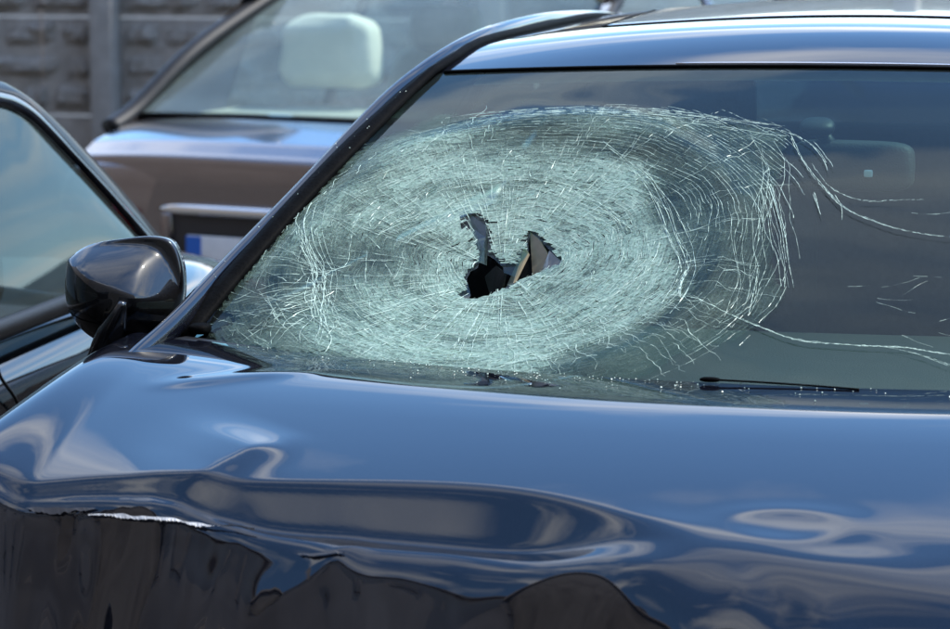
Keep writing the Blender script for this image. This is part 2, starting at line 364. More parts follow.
DENSE = [(-0.713, 0.0), (-0.729, 0.112), (-0.732, 0.284), (-0.730, 0.386), (-0.70, 0.515), (-0.625, 0.592), (-0.494, 0.628), (-0.354, 0.577), (-0.253, 0.467), (-0.183, 0.32), (-0.159, 0.241), (-0.165, 0.155), (-0.208, 0.081), (-0.264, 0.029), (-0.3, -0.05), (-0.7, -0.05)]
RIGHT = [(-0.60, 0.60), (-0.38, 0.655), (-0.189, 0.633), (-0.08, 0.586), (-0.07, 0.411), (-0.05, 0.25), (-0.033, 0.186), (-0.059, 0.123), (-0.115, 0.051), (-0.176, 0.0), (-0.3, 0.0), (-0.3, 0.4)]
HOLE = [(a - 0.012, b + 0.048) for a, b in HOLE]
def inside(P, x, y):
    c = False; n = len(P); j = n - 1
    for i in range(n):
        xi, yi = P[i]; xj, yj = P[j]
        if (yi > y) != (yj > y) and x < (xj - xi) * (y - yi) / (yj - yi) + xi: c = not c
        j = i
    return c
def edge_dist(P, x, y):
    best = 9; n = len(P)
    for i in range(n):
        ax, ay = P[i]; bx, by = P[(i + 1) % n]; dx, dy = bx - ax, by - ay
        k = max(0, min(1, ((x - ax) * dx + (y - ay) * dy) / (dx * dx + dy * dy)))
        best = min(best, math.hypot(x - ax - k * dx, y - ay - k * dy))
    return best
def sdist(P, x, y):
    d = edge_dist(P, x, y); return d if inside(P, x, y) else -d
def fb(x, y, z=0.0, o=3):
    return noise.fractal(Vector((x, y, z)), 1.0, 2.0, o)
def density(s, t):
    d = sdist(DENSE, s, t) + 0.035 * fb(s * 7, t * 7, 13); k = sstep(-0.03, 0.05, d)
    r = math.hypot(s - HC.x, t - HC.y)
    left = sstep(-0.50, -0.62, s) * sstep(0.36, 0.18, t)          # lower left corner is cracked more openly
    a = 0.70 - 0.42 * left + 0.38 * fb(s * 6, t * 6, 1)
    a -= 0.22 * math.exp(-(((s + 0.53) / 0.07) ** 2 + ((t - 0.27) / 0.08) ** 2))
    a += 0.24 * math.exp(-((r - 0.20) / 0.07) ** 2) * sstep(-0.46, -0.30, s) + 0.20 * math.exp(-((r - 0.075) / 0.035) ** 2) + 0.14 * sstep(0.2, 0.06, t) * sstep(-0.56, -0.42, s)
    a -= 0.18 * sstep(0.16, 0.30, r) * sstep(-0.4, 0.2, fb(s * 6, t * 6, 5))
    top = sstep(0.50, 0.61, t); a -= 0.3 * top
    dr = sdist(RIGHT, s, t); b = 0.20 * sstep(-0.01, 0.04, dr) * (0.75 + 0.7 * fb(s * 8, t * 8, 9)) * (0.6 + 0.9 * sstep(0.4, 0.6, t))
    return max(0.0, max(k * a, b))

# ---- pane with the hole cut through it
pts = []; NS, NT = 96, 72
for i in range(NS + 1):
    for j in range(NT + 1):
        s = -0.71 + 1.42 * i / NS; t = 0.8 * j / NT
        if edge_dist(HOLE, s, t) > 0.006: pts.append(Vector((s, t)))
n0 = len(pts); edges = []
for i in range(len(HOLE)):
    edges.append((n0 + i, n0 + (i + 1) % len(HOLE)))
pts += [Vector(p) for p in HOLE]
ov, oe, of, *_ = delaunay_2d_cdt(pts, edges, [], 0, 1e-6)
faces = []
for f in of:
    cx = sum(ov[k].x for k in f) / len(f); cyy = sum(ov[k].y for k in f) / len(f)
    if not inside(HOLE, cx, cyy): faces.append(tuple(f))
ws = link_mesh('windscreen', [W(v.x, v.y) for v in ov], faces, 'glass', car)
ws['label'] = 'shattered windscreen with a jagged hole punched through it'

# ---- crushed facets: cells laid in rings round the blow, each tilted a little, milky inside and white along the breaks
fv, ff, ffr, fed = [], [], [], []
rng = random.Random(3)
def ring_r(r, a):
    return r + min(1, r / .1) * (.014 * noise.noise(Vector((math.cos(a) * 2.2, math.sin(a) * 2.2, r * 5))) + .004 * noise.noise(Vector((math.cos(a) * 8, math.sin(a) * 8, r * 20))))
radii = [.016]
while radii[-1] < .50: radii.append(radii[-1] + rng.uniform(.0026, .0056) * (1 + .6 * radii[-1]))
for r, r2 in zip(radii[:-1], radii[1:]):
    n = max(9, int(2 * math.pi * r / (.0085 + .022 * r))); ph = rng.random() * 6
    A = [ph + 2 * math.pi * (k + rng.uniform(-.42, .42)) / n for k in range(n)]; A.append(A[0] + 2 * math.pi); shr = rng.uniform(-.25, .25) * 6.283 / n
    for k in range(n):
        a0, a1 = A[k], A[k + 1]; sh = shr
        q = [(a0, r), (a1, r), (a1 + sh, r2), (a0 + sh, r2)]
        q = [(HC.x + ring_r(rr, aa) * math.cos(aa), HC.y + ring_r(rr, aa) * math.sin(aa)) for aa, rr in q]
        cx = sum(p[0] for p in q) / 4; cyy = sum(p[1] for p in q) / 4
        if abs(cx) > 0.70 or cyy < 0.004 or cyy > 0.78: continue
        de = density(cx, cyy)
        if de < 0.03: continue
        if any(inside(HOLE, *p) for p in q) or inside(HOLE, cx, cyy): continue
        am = a0 % 6.283
        stk = noise.noise(Vector((math.cos(am) * 2.6, math.sin(am) * 2.6, r * 30))) + 0.7 * noise.noise(Vector((math.cos(am) * 7, math.sin(am) * 7, r * 110)))
        fr = max(.15 * de, de * (1.0 + .80 * stk)) * rng.uniform(.88, 1.1)
        b0 = len(fv); tz = (rng.gauss(0, .045), rng.gauss(0, .045))
        for p in q:
            fv.append(W(p[0], p[1], 0.0030 + (p[0] - cx) * tz[0] + (p[1] - cyy) * tz[1]))
        ff.append((b0, b0 + 1, b0 + 2, b0 + 3)); ffr.append(min(.97, max(0.0, fr)))
        fed.append(max(0.0, rng.random() ** 1.2 * (.30 + .9 * min(1, de * 1.3))))
cg = link_mesh('crushed_glass', fv, ff, 'crush', ws, smooth=False); cg['kind'] = 'stuff'
at_ = cg.data.attributes.new('frost', 'FLOAT', 'FACE'); at_.data.foreach_set('value', ffr)
at_ = cg.data.attributes.new('edge', 'FLOAT', 'FACE'); at_.data.foreach_set('value', fed)
uvl = cg.data.uv_layers.new(name='cell')
uvl.data.foreach_set('uv', [c for _ in range(len(cg.data.polygons)) for c in (0, 0, 1, 0, 1, 1, 0, 1)])

# ---- crack lines: thin raised slivers on the pane
cv, cf = [], []
def crack(P, w0, w1=None, jit=0.0, lift=0.0045):
    w1 = w0 if w1 is None else w1; n = len(P)
    if n < 2: return
    Q = [(p[0] + rng.uniform(-jit, jit), p[1] + rng.uniform(-jit, jit)) for p in P]
    for i in range(n - 1):
        (ax, ay), (bx, by) = Q[i], Q[i + 1]
        if inside(HOLE, ax, ay) or inside(HOLE, bx, by): continue
        if max(abs(ax), abs(bx)) > 0.705 or min(ay, by) < 0.003 or max(ay, by) > 0.79: continue
        L = math.hypot(bx - ax, by - ay)
        if L < 1e-5: continue
        nx, ny = -(by - ay) / L, (bx - ax) / L
        k = i / max(1, n - 1); wd = (w0 + (w1 - w0) * k) * rng.uniform(0.4, 1.5) * 0.32
        ti = rng.uniform(-0.8, 0.8) * wd; b0 = len(cv)
        cv.extend([W(ax + nx * wd, ay + ny * wd, lift + ti), W(ax - nx * wd, ay - ny * wd, lift - ti), W(bx - nx * wd, by - ny * wd, lift - ti), W(bx + nx * wd, by + ny * wd, lift + ti)])
        cf.append((b0, b0 + 1, b0 + 2, b0 + 3))
def polar(a, rr): return (HC.x + rr * math.cos(a), HC.y + rr * math.sin(a))
# rings inside the crushed disc
r = 0.03
while r < 0.36:
    for k in range(int(4 + r * 50)):
        a0 = rng.random() * 6.283; ln = rng.uniform(0.04, 0.22) / max(r, .06) * 0.5
        P = []; n = max(4, int(ln * r / 0.006)); drift = rng.uniform(-0.02, 0.02)
        for i in range(n + 1):
            a = a0 + ln * i / n; rr = ring_r(r + drift * i / n, a); P.append(polar(a, rr))
        c = P[len(P) // 2]
        if rng.random() < density(*c) * 0.6: crack(P, rng.uniform(0.0002, 0.0007), jit=0.0)
    r += rng.uniform(0.003, 0.006)
# radials
for k in range(230):
    a = rng.random() * 6.283; r0 = rng.uniform(0.03, 0.2); r1 = r0 + rng.uniform(0.05, 0.22); P = []; n = int((r1 - r0) / 0.008); aa = a
    for i in range(n + 1):
        rr = r0 + (r1 - r0) * i / n; aa += rng.uniform(-.006, .006); P.append(polar(aa, rr))
    if rng.random() < 0.25 + density(*P[-1]): crack(P, rng.uniform(0.0004, 0.0010), 0.0003, jit=0.0003)
# short chaotic crazing
for k in range(260):
    s = rng.uniform(-0.71, -0.15); t = rng.uniform(0.0, 0.62)
    if rng.random() > density(s, t) * 1.1: continue
    a = math.atan2(t - HC.y, s - HC.x) + rng.choice([0, 1.57, 1.57, 1.57]) + rng.gauss(0, 0.5); P = [(s, t)]
    for i in range(rng.randint(2, 7)):
        a += rng.uniform(-.5, .5); P.append((P[-1][0] + 0.006 * math.cos(a), P[-1][1] + 0.006 * math.sin(a)))
    crack(P, rng.uniform(0.0003, 0.0010))
# finer rings and radials beyond the crushed disc, up to the right
r = 0.24
while r < 0.47:
    a = R(-50)
    while a < R(118):
        ln = rng.uniform(0.05, 0.45); P = []
        n = max(3, int(ln * r / 0.007))
        for i in range(n + 1):
            b = a + ln * i / n; P.append(polar(b, r + 0.008 * fb(math.cos(b) * 3, math.sin(b) * 3, r * 5)))
        c = P[len(P) // 2]; d = sdist(RIGHT, *c)
        upp = sstep(0.25, 0.5, c[1])
        if d > -0.006 and rng.random() < 0.30 + 0.6 * upp: crack(P, rng.uniform(0.00022, 0.0006) * (0.7 + 0.6 * upp), jit=0.0004)
        a += ln * rng.uniform(0.7, 1.3)
    r += rng.uniform(0.0045, 0.0085)
for k in range(90):
    a = R(rng.uniform(-45, 115)); r0 = rng.uniform(0.22, 0.36); r1 = r0 + rng.uniform(0.03, 0.16); P = []
    n = int((r1 - r0) / 0.007) + 1
    for i in range(n + 1):
        a += rng.uniform(-.012, .012); P.append(polar(a, r0 + (r1 - r0) * i / n))
    if sdist(RIGHT, *P[-1]) > -0.02: crack(P, rng.uniform(0.0003, 0.0008), 0.0003, jit=0.0008)
def bundle(P, n, spread, w0, w1=None, jit=0.00025):
    C = [(p.x, p.y) for p in catmull([(a, b, 0) for a, b in P], 14)]
    for k in range(n):
        ox, oy = rng.gauss(0, spread), rng.gauss(0, spread); ph = rng.random() * 9
        i0 = rng.randint(0, len(C) // 3) if n > 1 else 0; i1 = rng.randint(2 * len(C) // 3, len(C)) if n > 1 else len(C)
        crack([(x + ox + spread * fb(i * .06, ph, k, 2), y + oy + spread * fb(i * .06, ph, k + 20, 2)) for i, (x, y) in enumerate(C)][i0:i1], w0 * rng.uniform(.6, 1.3), w1, jit)
# strong outer edge of the crushed disc and of the fine zone
bundle([(-0.354, 0.577), (-0.253, 0.467), (-0.183, 0.32), (-0.159, 0.241), (-0.165, 0.165)], 7, 0.006, 0.0007)
bundle([(-0.55, 0.42), (-0.46, 0.47), (-0.36, 0.45), (-0.28, 0.38), (-0.24, 0.30)], 6, 0.008, 0.0008)
bundle([(-0.62, 0.60), (-0.494, 0.628), (-0.354, 0.640), (-0.22, 0.625), (-0.09, 0.592)], 16, 0.009, 0.0009)
bundle([(-0.13, 0.60), (-0.09, 0.50), (-0.075, 0.40), (-0.055, 0.30), (-0.03, 0.19)], 6, 0.010, 0.0004)
bundle([(-0.11, 0.50), (-0.10, 0.36), (-0.085, 0.24), (-0.09, 0.14), (-0.14, 0.06)], 7, 0.013, 0.00045)
bundle([(-0.159, 0.241), (-0.16, 0.20), (-0.155, 0.17)], 4, 0.002, 0.0012)
# runs across the clear side
L1 = [(-0.175, 0.186), (-0.114, 0.156), (-0.059, 0.123), (-0.013, 0.099), (0.051, 0.093), (0.098, 0.091), (0.146, 0.079), (0.30, 0.045)]
bundle(L1, 3, 0.0012, 0.0011, 0.0007, 0.0008)
bundle(L1, 1, 0.0004, 0.0014, 0.0008, 0.0008)
bundle([(-0.08, 0.586), (-0.049, 0.503), (-0.016, 0.439), (0.014, 0.39), (0.047, 0.363), (0.084, 0.341), (0.144, 0.324), (0.30, 0.30)], 1, 0.0004, 0.0010, 0.0006, 0.0006)
bundle([(0.07, 0.093), (0.11, 0.080), (0.16, 0.052), (0.22, 0.04)], 2, 0.0015, 0.0008)
L2 = [(-0.08, 0.586), (-0.049, 0.503), (-0.016, 0.439), (0.014, 0.39), (0.047, 0.363), (0.084, 0.341), (0.144, 0.324), (0.30, 0.30)]
bundle(L2, 2, 0.0012, 0.0009, 0.0005, 0.0008)
bundle([(-0.06, 0.544), (-0.03, 0.48), (-0.009, 0.439), (0.032, 0.408), (0.09, 0.41), (0.144, 0.415), (0.3, 0.44)], 2, 0.001, 0.0007, 0.0004, 0.0008)
bundle([(-0.10, 0.60), (-0.05, 0.56), (-0.02, 0.51), (-0.015, 0.47)], 3, 0.004, 0.0008)
bundle([(-0.097, 0.461), (-0.061, 0.339), (-0.048, 0.271), (-0.025, 0.166)], 4, 0.003, 0.0009, 0.0004)
bundle([(-0.032, 0.438), (-0.022, 0.40), (-0.013, 0.367)], 2, 0.0012, 0.0010, 0.0005)
bundle([(0.0, 0.42), (0.01, 0.39), (0.014, 0.36)], 1, 0.001, 0.0008, 0.0004)
for k in range(28):                                           # loose short nicks on the clear side
    s = rng.uniform(-0.02, 0.5); t = rng.uniform(0.08, 0.40); a = rng.gauss(-0.15, 0.35); P = [(s, t)]
    for i in range(rng.randint(2, 6)): a += rng.uniform(-.2, .2); P.append((P[-1][0] + .008 * math.cos(a), P[-1][1] + .008 * math.sin(a)))
    crack(P, rng.uniform(0.0002, 0.0006), 0.0002)
for k in range(40):                                           # spill below the disc towards the bonnet
    a = R(rng.uniform(-75, -20)); r0 = rng.uniform(0.2, 0.27); P = []
    for i in range(rng.randint(4, 14)): a += rng.uniform(-.02, .02); P.append(polar(a, r0 + 0.008 * i))
    crack(P, rng.uniform(0.0004, 0.0010), 0.0003, 0.001)
# left belt of crushed seams and the open star beside the pillar
bundle([(-0.70, 0.40), (-0.676, 0.279), (-0.613, 0.186), (-0.587, 0.119), (-0.554, 0.058), (-0.537, 0.004)], 14, 0.013, 0.0007)
for k in range(60):
    a = rng.uniform(2.4, 4.6); P = [(-0.60 + rng.gauss(0, .02), 0.12 + rng.gauss(0, .06))]
    for i in range(rng.randint(5, 16)): a += rng.uniform(-.15, .15); P.append((P[-1][0] + .008 * math.cos(a), P[-1][1] + .008 * math.sin(a)))
    crack(P, rng.uniform(0.0005, 0.0011), 0.0003, 0.0008)
for (s, t) in ((-0.67, 0.50), (-0.69, 0.46), (-0.70, 0.33), (-0.705, 0.28), (-0.56, 0.66)):
    crack([(s + 0.004 * math.sin(i), t - 0.009 * i) for i in range(9)], 0.0009, 0.0005, 0.001)
cl = link_mesh('crack_lines', cv, cf, 'crack', ws, smooth=False); cl['kind'] = 'stuff'

# ---- flaps of broken glass standing in the hole
def flap(P, depths, m, thick=0.004):
    q = [W(s - 0.012, t + 0.048, -d) for (s, t), d in zip(P, depths)]
    n = (q[1] - q[0]).cross(q[2] - q[0])
    if n.z < 0: n = -n
    return slab('glass_shard', q, thick, n, m, ws)
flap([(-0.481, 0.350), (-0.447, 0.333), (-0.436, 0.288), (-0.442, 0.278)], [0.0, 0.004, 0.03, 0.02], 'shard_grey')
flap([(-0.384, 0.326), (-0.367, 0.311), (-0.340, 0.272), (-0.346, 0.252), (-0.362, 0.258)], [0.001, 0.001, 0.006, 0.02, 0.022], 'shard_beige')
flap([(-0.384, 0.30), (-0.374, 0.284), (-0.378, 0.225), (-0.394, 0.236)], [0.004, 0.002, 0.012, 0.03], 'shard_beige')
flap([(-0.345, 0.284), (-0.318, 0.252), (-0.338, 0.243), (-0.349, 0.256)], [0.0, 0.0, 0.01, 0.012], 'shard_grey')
flap([(-0.424, 0.25), (-0.410, 0.258), (-0.394, 0.244), (-0.395, 0.226), (-0.408, 0.225)], [0.02, 0.006, 0.006, 0.03, 0.04], 'trim')
flap([(-0.385, 0.222), (-0.372, 0.226), (-0.345, 0.246), (-0.350, 0.232), (-0.372, 0.212)], [0.012, 0.008, 0.008, 0.02, 0.02], 'trim')

# ---- bonnet: sheet height field over (x, distance forward of its rear edge)
NX, NTT = 360, 300
xs = np.linspace(-0.950, 0.950, NX); ts = np.linspace(0.0, 0.95, NTT); dt = ts[1] - ts[0]
X, T = np.meshgrid(xs, ts, indexing='ij')
def ss(a, b, x):
    y = np.clip((x - a) / (b - a), 0, 1); return y * y * (3 - 2 * y)
base = np.interp(ts, [0, .05, .10, .16, .24, .42, .51, .56, .61, .68, .80, .95], [0.5, 1.2, 2.6, 7.0, 9.5, 12, 15, 27, 50, 64, 68, 72])
S = np.repeat(base[None, :], NX, 0)
# the blow's shelf: a steep face, a flat lip, then the turned-down nose
def at_x(px, py):
    a = np.interp(xs, px, py); k = np.exp(-np.linspace(-2, 2, 51) ** 2); k /= k.sum()
    return np.convolve(np.pad(a, 25, mode='edge'), k, 'valid')[:, None]
t1 = at_x([-0.9, -0.84, -0.78, -0.72, -0.68, -0.64, -0.6, -0.555, -0.5, -0.45, -0.384, -0.32, -0.273, -0.21, -0.163, -0.118, 0.0, 0.1, 0.2, 0.4], [0.57, 0.545, 0.5179, 0.4893, 0.483, 0.4798, 0.4735, 0.4575, 0.4448, 0.4353, 0.4226, 0.413, 0.4099, 0.4194, 0.4385, 0.4700, 0.482, 0.502, 0.526, 0.55])
gate = at_x([-.90, -.80, -.70, -.58, -.20, -.145, -.105], [.85, .9, .95, 1, 1, .75, 0])
wd = at_x([-0.9, -0.84, -0.78, -0.72, -0.68, -0.64, -0.6, -0.555, -0.5, -0.45, -0.384, -0.32, -0.273, -0.21, -0.163, -0.118], [0.006, 0.006, 0.0159, 0.0127, 0.0128, 0.0212, 0.0222, 0.0307, 0.0349, 0.0368, 0.0381, 0.0413, 0.0413, 0.0381, 0.0386, 0.0254])
lip = at_x([-0.9, -0.84, -0.78, -0.72, -0.68, -0.64, -0.6, -0.555, -0.5, -0.45, -0.384, -0.32, -0.273, -0.21, -0.163, -0.118], [0.003, 0.003, 0.0033, 0.0032, 0.0063, 0.0073, 0.0063, 0.0073, 0.008, 0.014, 0.0159, 0.0127, 0.0159, 0.0191, 0.025, 0.0286])
sh = at_x([-.95, -.55, -.38, -.12, .10], [.35, .35, 1, 1, 4.5])
face = ss(t1 - .012 * sh, t1 + .006 * sh, T) * (1 - ss(t1 + wd - .006 * sh, t1 + wd + .004 * sh, T))
lipz = ss(t1 + wd - .004 * sh, t1 + wd + .006 * sh, T) * (1 - ss(t1 + wd + lip - .004 * sh, t1 + wd + lip + .014 * sh, T))
nose = ss(t1 + wd + lip - .004 * sh, t1 + wd + lip + .040 * sh, T)
S = S * (1 - gate * face) + 54 * gate * face
S = S * (1 - gate * lipz) + 13 * gate * lipz
gn = at_x([-.90, -.24, .0, .35, .55], [.97, .97, .92, .85, .0])
S = S * (1 - gn * nose) + np.maximum(S, 63) * gn * nose
S = np.clip(S, -6, 78)
drop = np.cumsum(np.tan(np.radians(S)), axis=1) * dt
ax = np.abs(X)
crest = ss(.80, .92, ax)
keep = np.minimum(drop, 0.16) * 0.60 * (1 - ss(.68, .92, T))
Z = 1.053 - drop + crest * keep
Ye = 0.2 * (np.abs(X) / 0.8) ** 2
Y = Ye - T
# creases and ripples
def ridge(Xa, Ta, Xb, Tb, h, wl, wr, soft=.05):
    dx, dy = Xb - Xa, Tb - Ta; L = math.hypot(dx, dy); ux, uy = dx / L, dy / L
    al = (X - Xa) * ux + (T - Ta) * uy; pe = -(X - Xa) * uy + (T - Ta) * ux
    fade = ss(-soft, soft, al) * (1 - ss(L - soft, L + soft, al))
    return h * fade * np.where(pe > 0, np.exp(-(pe / wl) ** 2), np.exp(-(pe / wr) ** 2))
Z += ridge(-.68, .62, -.552, .35, .007, .030, .100)
Z += ridge(-.74, .22, -.60, .12, .0022, .016, .020, .05)
Z += ridge(-.84, .64, -.68, .58, -.020, .06, .05, .05)
def ringbump(xc, tc_, a, b, h):
    rr = np.sqrt(((X - xc) / a) ** 2 + ((T - tc_) / b) ** 2)
    return h * np.exp(-((rr - 1) / .45) ** 2)
Z += ringbump(.03, .455, .06, .035, .0010)
Z += ridge(-.12, .47, .25, .60, .003, .025, .035, .05)
rs = np.random.default_rng(4)
for k in range(60):
    xc, tc_ = rs.uniform(-.8, .3), rs.uniform(.05, .8); rr = rs.uniform(.03, .11)
    amp = rs.normal() * .0006 * (0.06 + ss(.35, .55, tc_) * 1.0 + (1 if xc < -.55 else 0) * .12)
    Z += amp * np.exp(-(((X - xc) / rr) ** 2 + ((T - tc_) / (rr * .7)) ** 2))
for k in range(34):
    xc, tc_ = rs.uniform(-.88, -.15), rs.uniform(.54, .80); rr = rs.uniform(.04, .09)
    Z += rs.normal() * .0022 * np.exp(-(((X - xc) / rr) ** 2 + ((T - tc_) / (rr * .6)) ** 2))
# rounded shoulder down to the wing
Z -= 0.11 * np.clip((ax - .86) / .09, 0, 1) ** 2.6
def blur(A, n):
    for _ in range(n):
        B = np.pad(A, 1, mode='edge'); A = (B[:-2, 1:-1] + B[2:, 1:-1] + B[1:-1, :-2] + B[1:-1, 2:] + 2 * A) / 6
    return A
nm = ss(t1 + wd + lip - .004, t1 + wd + lip + .05, T) * ss(.30, .0, X)
wp = .35 * np.sin(X * 9 + 1.3) + .25 * np.sin(X * 17 - T * 12)
Z += nm * (.0026 * np.sin(2 * math.pi * ((X * .8 + T * 1.1) / .15 + wp)) + .0008 * np.sin(2 * math.pi * ((X * 1.2 - T * .6) / .11 + 1.4 * wp)))
Z = blur(Z, 1)
def crease(Xa, Ta, Xb, Tb, h, wl, wr, soft=.03):
    dx, dy = Xb - Xa, Tb - Ta; L = math.hypot(dx, dy); ux, uy = dx / L, dy / L
    al = (X - Xa) * ux + (T - Ta) * uy; pe = -(X - Xa) * uy + (T - Ta) * ux + .004 * np.sin(al * 40)
    return h * ss(-soft, soft, al) * (1 - ss(L - soft, L + soft, al)) * np.exp(-np.abs(pe) / np.where(pe > 0, wl, wr))
Z += crease(-.414, .489, -.505, .540, .010, .016, .022)
Z += crease(-.66, .555, -.549, .372, .003, .020, .050)
Z += crease(-.84, .60, -.66, .54, -.006, .04, .05)
Z += crease(-.545, .49, -.62, .64, .006, .05, .04)
Z += crease(-.74, .53, -.68, .66, .006, .05, .03)
Z += crease(-.45, .52, -.36, .62, .005, .05, .04)
Z = blur(Z, 1)
HV = np.stack([X, Y, Z], -1).reshape(-1, 3)
hood = link_mesh('bonnet', HV.tolist(), grid_faces(NX, NTT, 0, True), 'blue', car)
hood['label'] = 'crumpled dark blue bonnet with a torn buckled front'
def hood_at(x, t, up=0.0):
    i = int(np.clip(np.searchsorted(xs, x), 1, NX - 1)); j = int(np.clip(np.searchsorted(ts, t), 1, NTT - 1))
    a = (x - xs[i - 1]) / (xs[i] - xs[i - 1]); b = (t - ts[j - 1]) / dt
    p = (HV.reshape(NX, NTT, 3)[i - 1, j - 1] * (1 - a) * (1 - b) + HV.reshape(NX, NTT, 3)[i, j - 1] * a * (1 - b) + HV.reshape(NX, NTT, 3)[i - 1, j] * (1 - a) * b + HV.reshape(NX, NTT, 3)[i, j] * a * b)
    return Vector(p) + Vector((0, -0.35, 1)) * up
def hood_strip(name, P, wid, m, up=0.003, jag=0.0, n=40, taper=True):
    C = catmull([(a, b, 0) for a, b in P], n // max(1, len(P) - 1)); V = []; F = []
    for i, p in enumerate(C):
        k = i / (len(C) - 1); wd_ = wid * (math.sin(math.pi * min(1, max(0.02, k))) ** .5 if taper else 1) * (.75 + .6 * noise.noise(Vector((p.x * 55, p.y * 55, 2))))
        V.append(hood_at(p.x, p.y - wd_ * .5, up)); V.append(hood_at(p.x + rng.uniform(-jag, jag), p.y + wd_ * .5 + rng.uniform(-jag, jag), up * 1.6))
    for i in range(len(C) - 1): F.append((2 * i, 2 * i + 1, 2 * i + 3, 2 * i + 2))
    return link_mesh(name, V, F, m, hood, smooth=False)

# ---- roof: crowned sheet behind the header
def roof_edge(y):     # (half width, z) of the cant rail
    xw = float(np.interp(y, [.85, 1.0, 1.15, 1.35, 1.7, 2.2, 2.5], [.612, .600, .588, .578, .57, .56, .545]))
    z = float(np.interp(y, [.85, 1.0, 1.15, 1.35, 1.7, 2.2, 2.5], [1.350, 1.372, 1.388, 1.398, 1.402, 1.385, 1.355])); return xw, z
def roof_z(u, y):
    z = roof_edge(y)[1]; return z + 0.026 * (1 - u * u) * 1.0
def roof_at(u, y):
    y0 = .768 + .085 * u * u; q = max(0.0, y - y0); h0 = 1.371 - .02 * u * u
    rise = float(np.interp(q, RQ, RZ)) * (1 - .35 * u * u); back = .05 * max(0, (y - 1.75) / .75) ** 2
    return h0 + rise - back
_q = np.linspace(0, 1.2, 240); _s = np.interp(_q, [0, .04, .12, .22, .34, .5, .8, 1.2], [19, 18, 13, 4, 1.2, .5, .2, 0])
RQ = _q; RZ = np.concatenate([[0], np.cumsum(np.tan(np.radians(_s[:-1]))) * (_q[1] - _q[0])])
def roof_fn(a, b):
    u = -1 + 2 * a; y0 = .768 + .085 * u * u; y = y0 + (2.5 - y0) * b ** 1.5
    xw = roof_edge(max(y, .85))[0]
    return Vector((xw * u, y, roof_at(u, y)))
roof = grid('roof', roof_fn, 65, 110, 'blue', car)
# sunroof panel
def sun_fn(a, b):
    x = -.42 + .84 * a; y = 1.115 + .03 * abs(2 * a - 1) ** 6 + .60 * b
    u = x / roof_edge(y)[0]; e = min(a * .84, (1 - a) * .84, b * .6, (1 - b) * .6) / .008
    return Vector((x, y, roof_at(u, y) + .0008 + .0018 * min(1, e)))
sunr = grid('sunroof', sun_fn, 90, 70, 'gloss_black', roof)
gp = [Vector((-.424, y, roof_at(-.424 / .585, y) + .0012)) for y in np.linspace(1.70, 1.15, 20)] + [Vector((x, 1.111 + .03 * abs(x / .424) ** 6, roof_at(x / .585, 1.111 + .03 * abs(x / .424) ** 6) + .0012)) for x in np.linspace(-.42, .42, 50)]
tube('sunroof_seal', gp, .0022, .0012, 'rubber', sunr, 6)

# ---- screen pillars, cant rails, seals
PIL = [(-.835, -.02, 1.00), (-.822, .12, 1.035), (-.806, .22, 1.062), (-.783, .40, 1.118), (-.742, .62, 1.198), (-.690, .85, 1.294), (-.655, 1.0, 1.342), (-.625, 1.15, 1.372), (-.605, 1.35, 1.386), (-.592, 1.7, 1.388), (-.582, 2.2, 1.37), (-.57, 2.5, 1.34)]
for s in (-1, 1):
    P = catmull([(-s * (x - .011), y, z + .003) for x, y, z in PIL], 6)
    tube('pillar', P, .0125, .017, 'blue', car, 14)
    # black seal between pillar and glass, then along the roof ditch
    Q = [W0(s * -.705 * -1 if False else s * .706, t) + Vector((s * .012, 0, .004)) for t in np.linspace(-.005, .8, 26)]
    Q += [Vector((s * (roof_edge(y)[0] + .002), y, roof_at(1.0, y) + .003)) for y in np.linspace(.93, 2.5, 24)]
    rx = [.017] * 18 + list(np.linspace(.017, .009, 8)) + [.008] * 24
    sob = tube('pillar_seal', Q, rx, [.007] * len(Q), 'rubber', car, 8)
# header strip
Q = [W0(s, .803) + Vector((0, 0, .001)) for s in np.linspace(-.70, .70, 40)]
tube('header_seal', Q, .0045, .003, 'rubber', car, 8)
Q2 = [W0(s, .808) + Vector((0, .003, .0035)) for s in np.linspace(-.30, .70, 40)]
tube('header_trim', Q2, .0016, .0016, 'chrome', car, 6)
# cowl below the glass
Q = [W0(s, -.01) + Vector((0, -.018, .000)) for s in np.linspace(-.71, .71, 50)]
tube('cowl', Q, .035, .012, 'trim', car, 10)
# lower seal end at the pillar foot
superell('seal_end', (-.785, .225, 1.062), (.014, .016, .007), 'rubber', car, .7)
# wiper lying under the bonnet edge
Pw = [Vector((-.105 + .17 * k, -.004 + .012 * k - .02 * k * k, 1.058 - .004 * k)) for k in np.linspace(0, 1, 22)]
wip = tube('wiper', Pw, .0020, .0012, 'rubber', car, 8)
superell('wiper_tip', (-.105, -.004, 1.058), (.012, .005, .003), 'rubber', wip, .8)

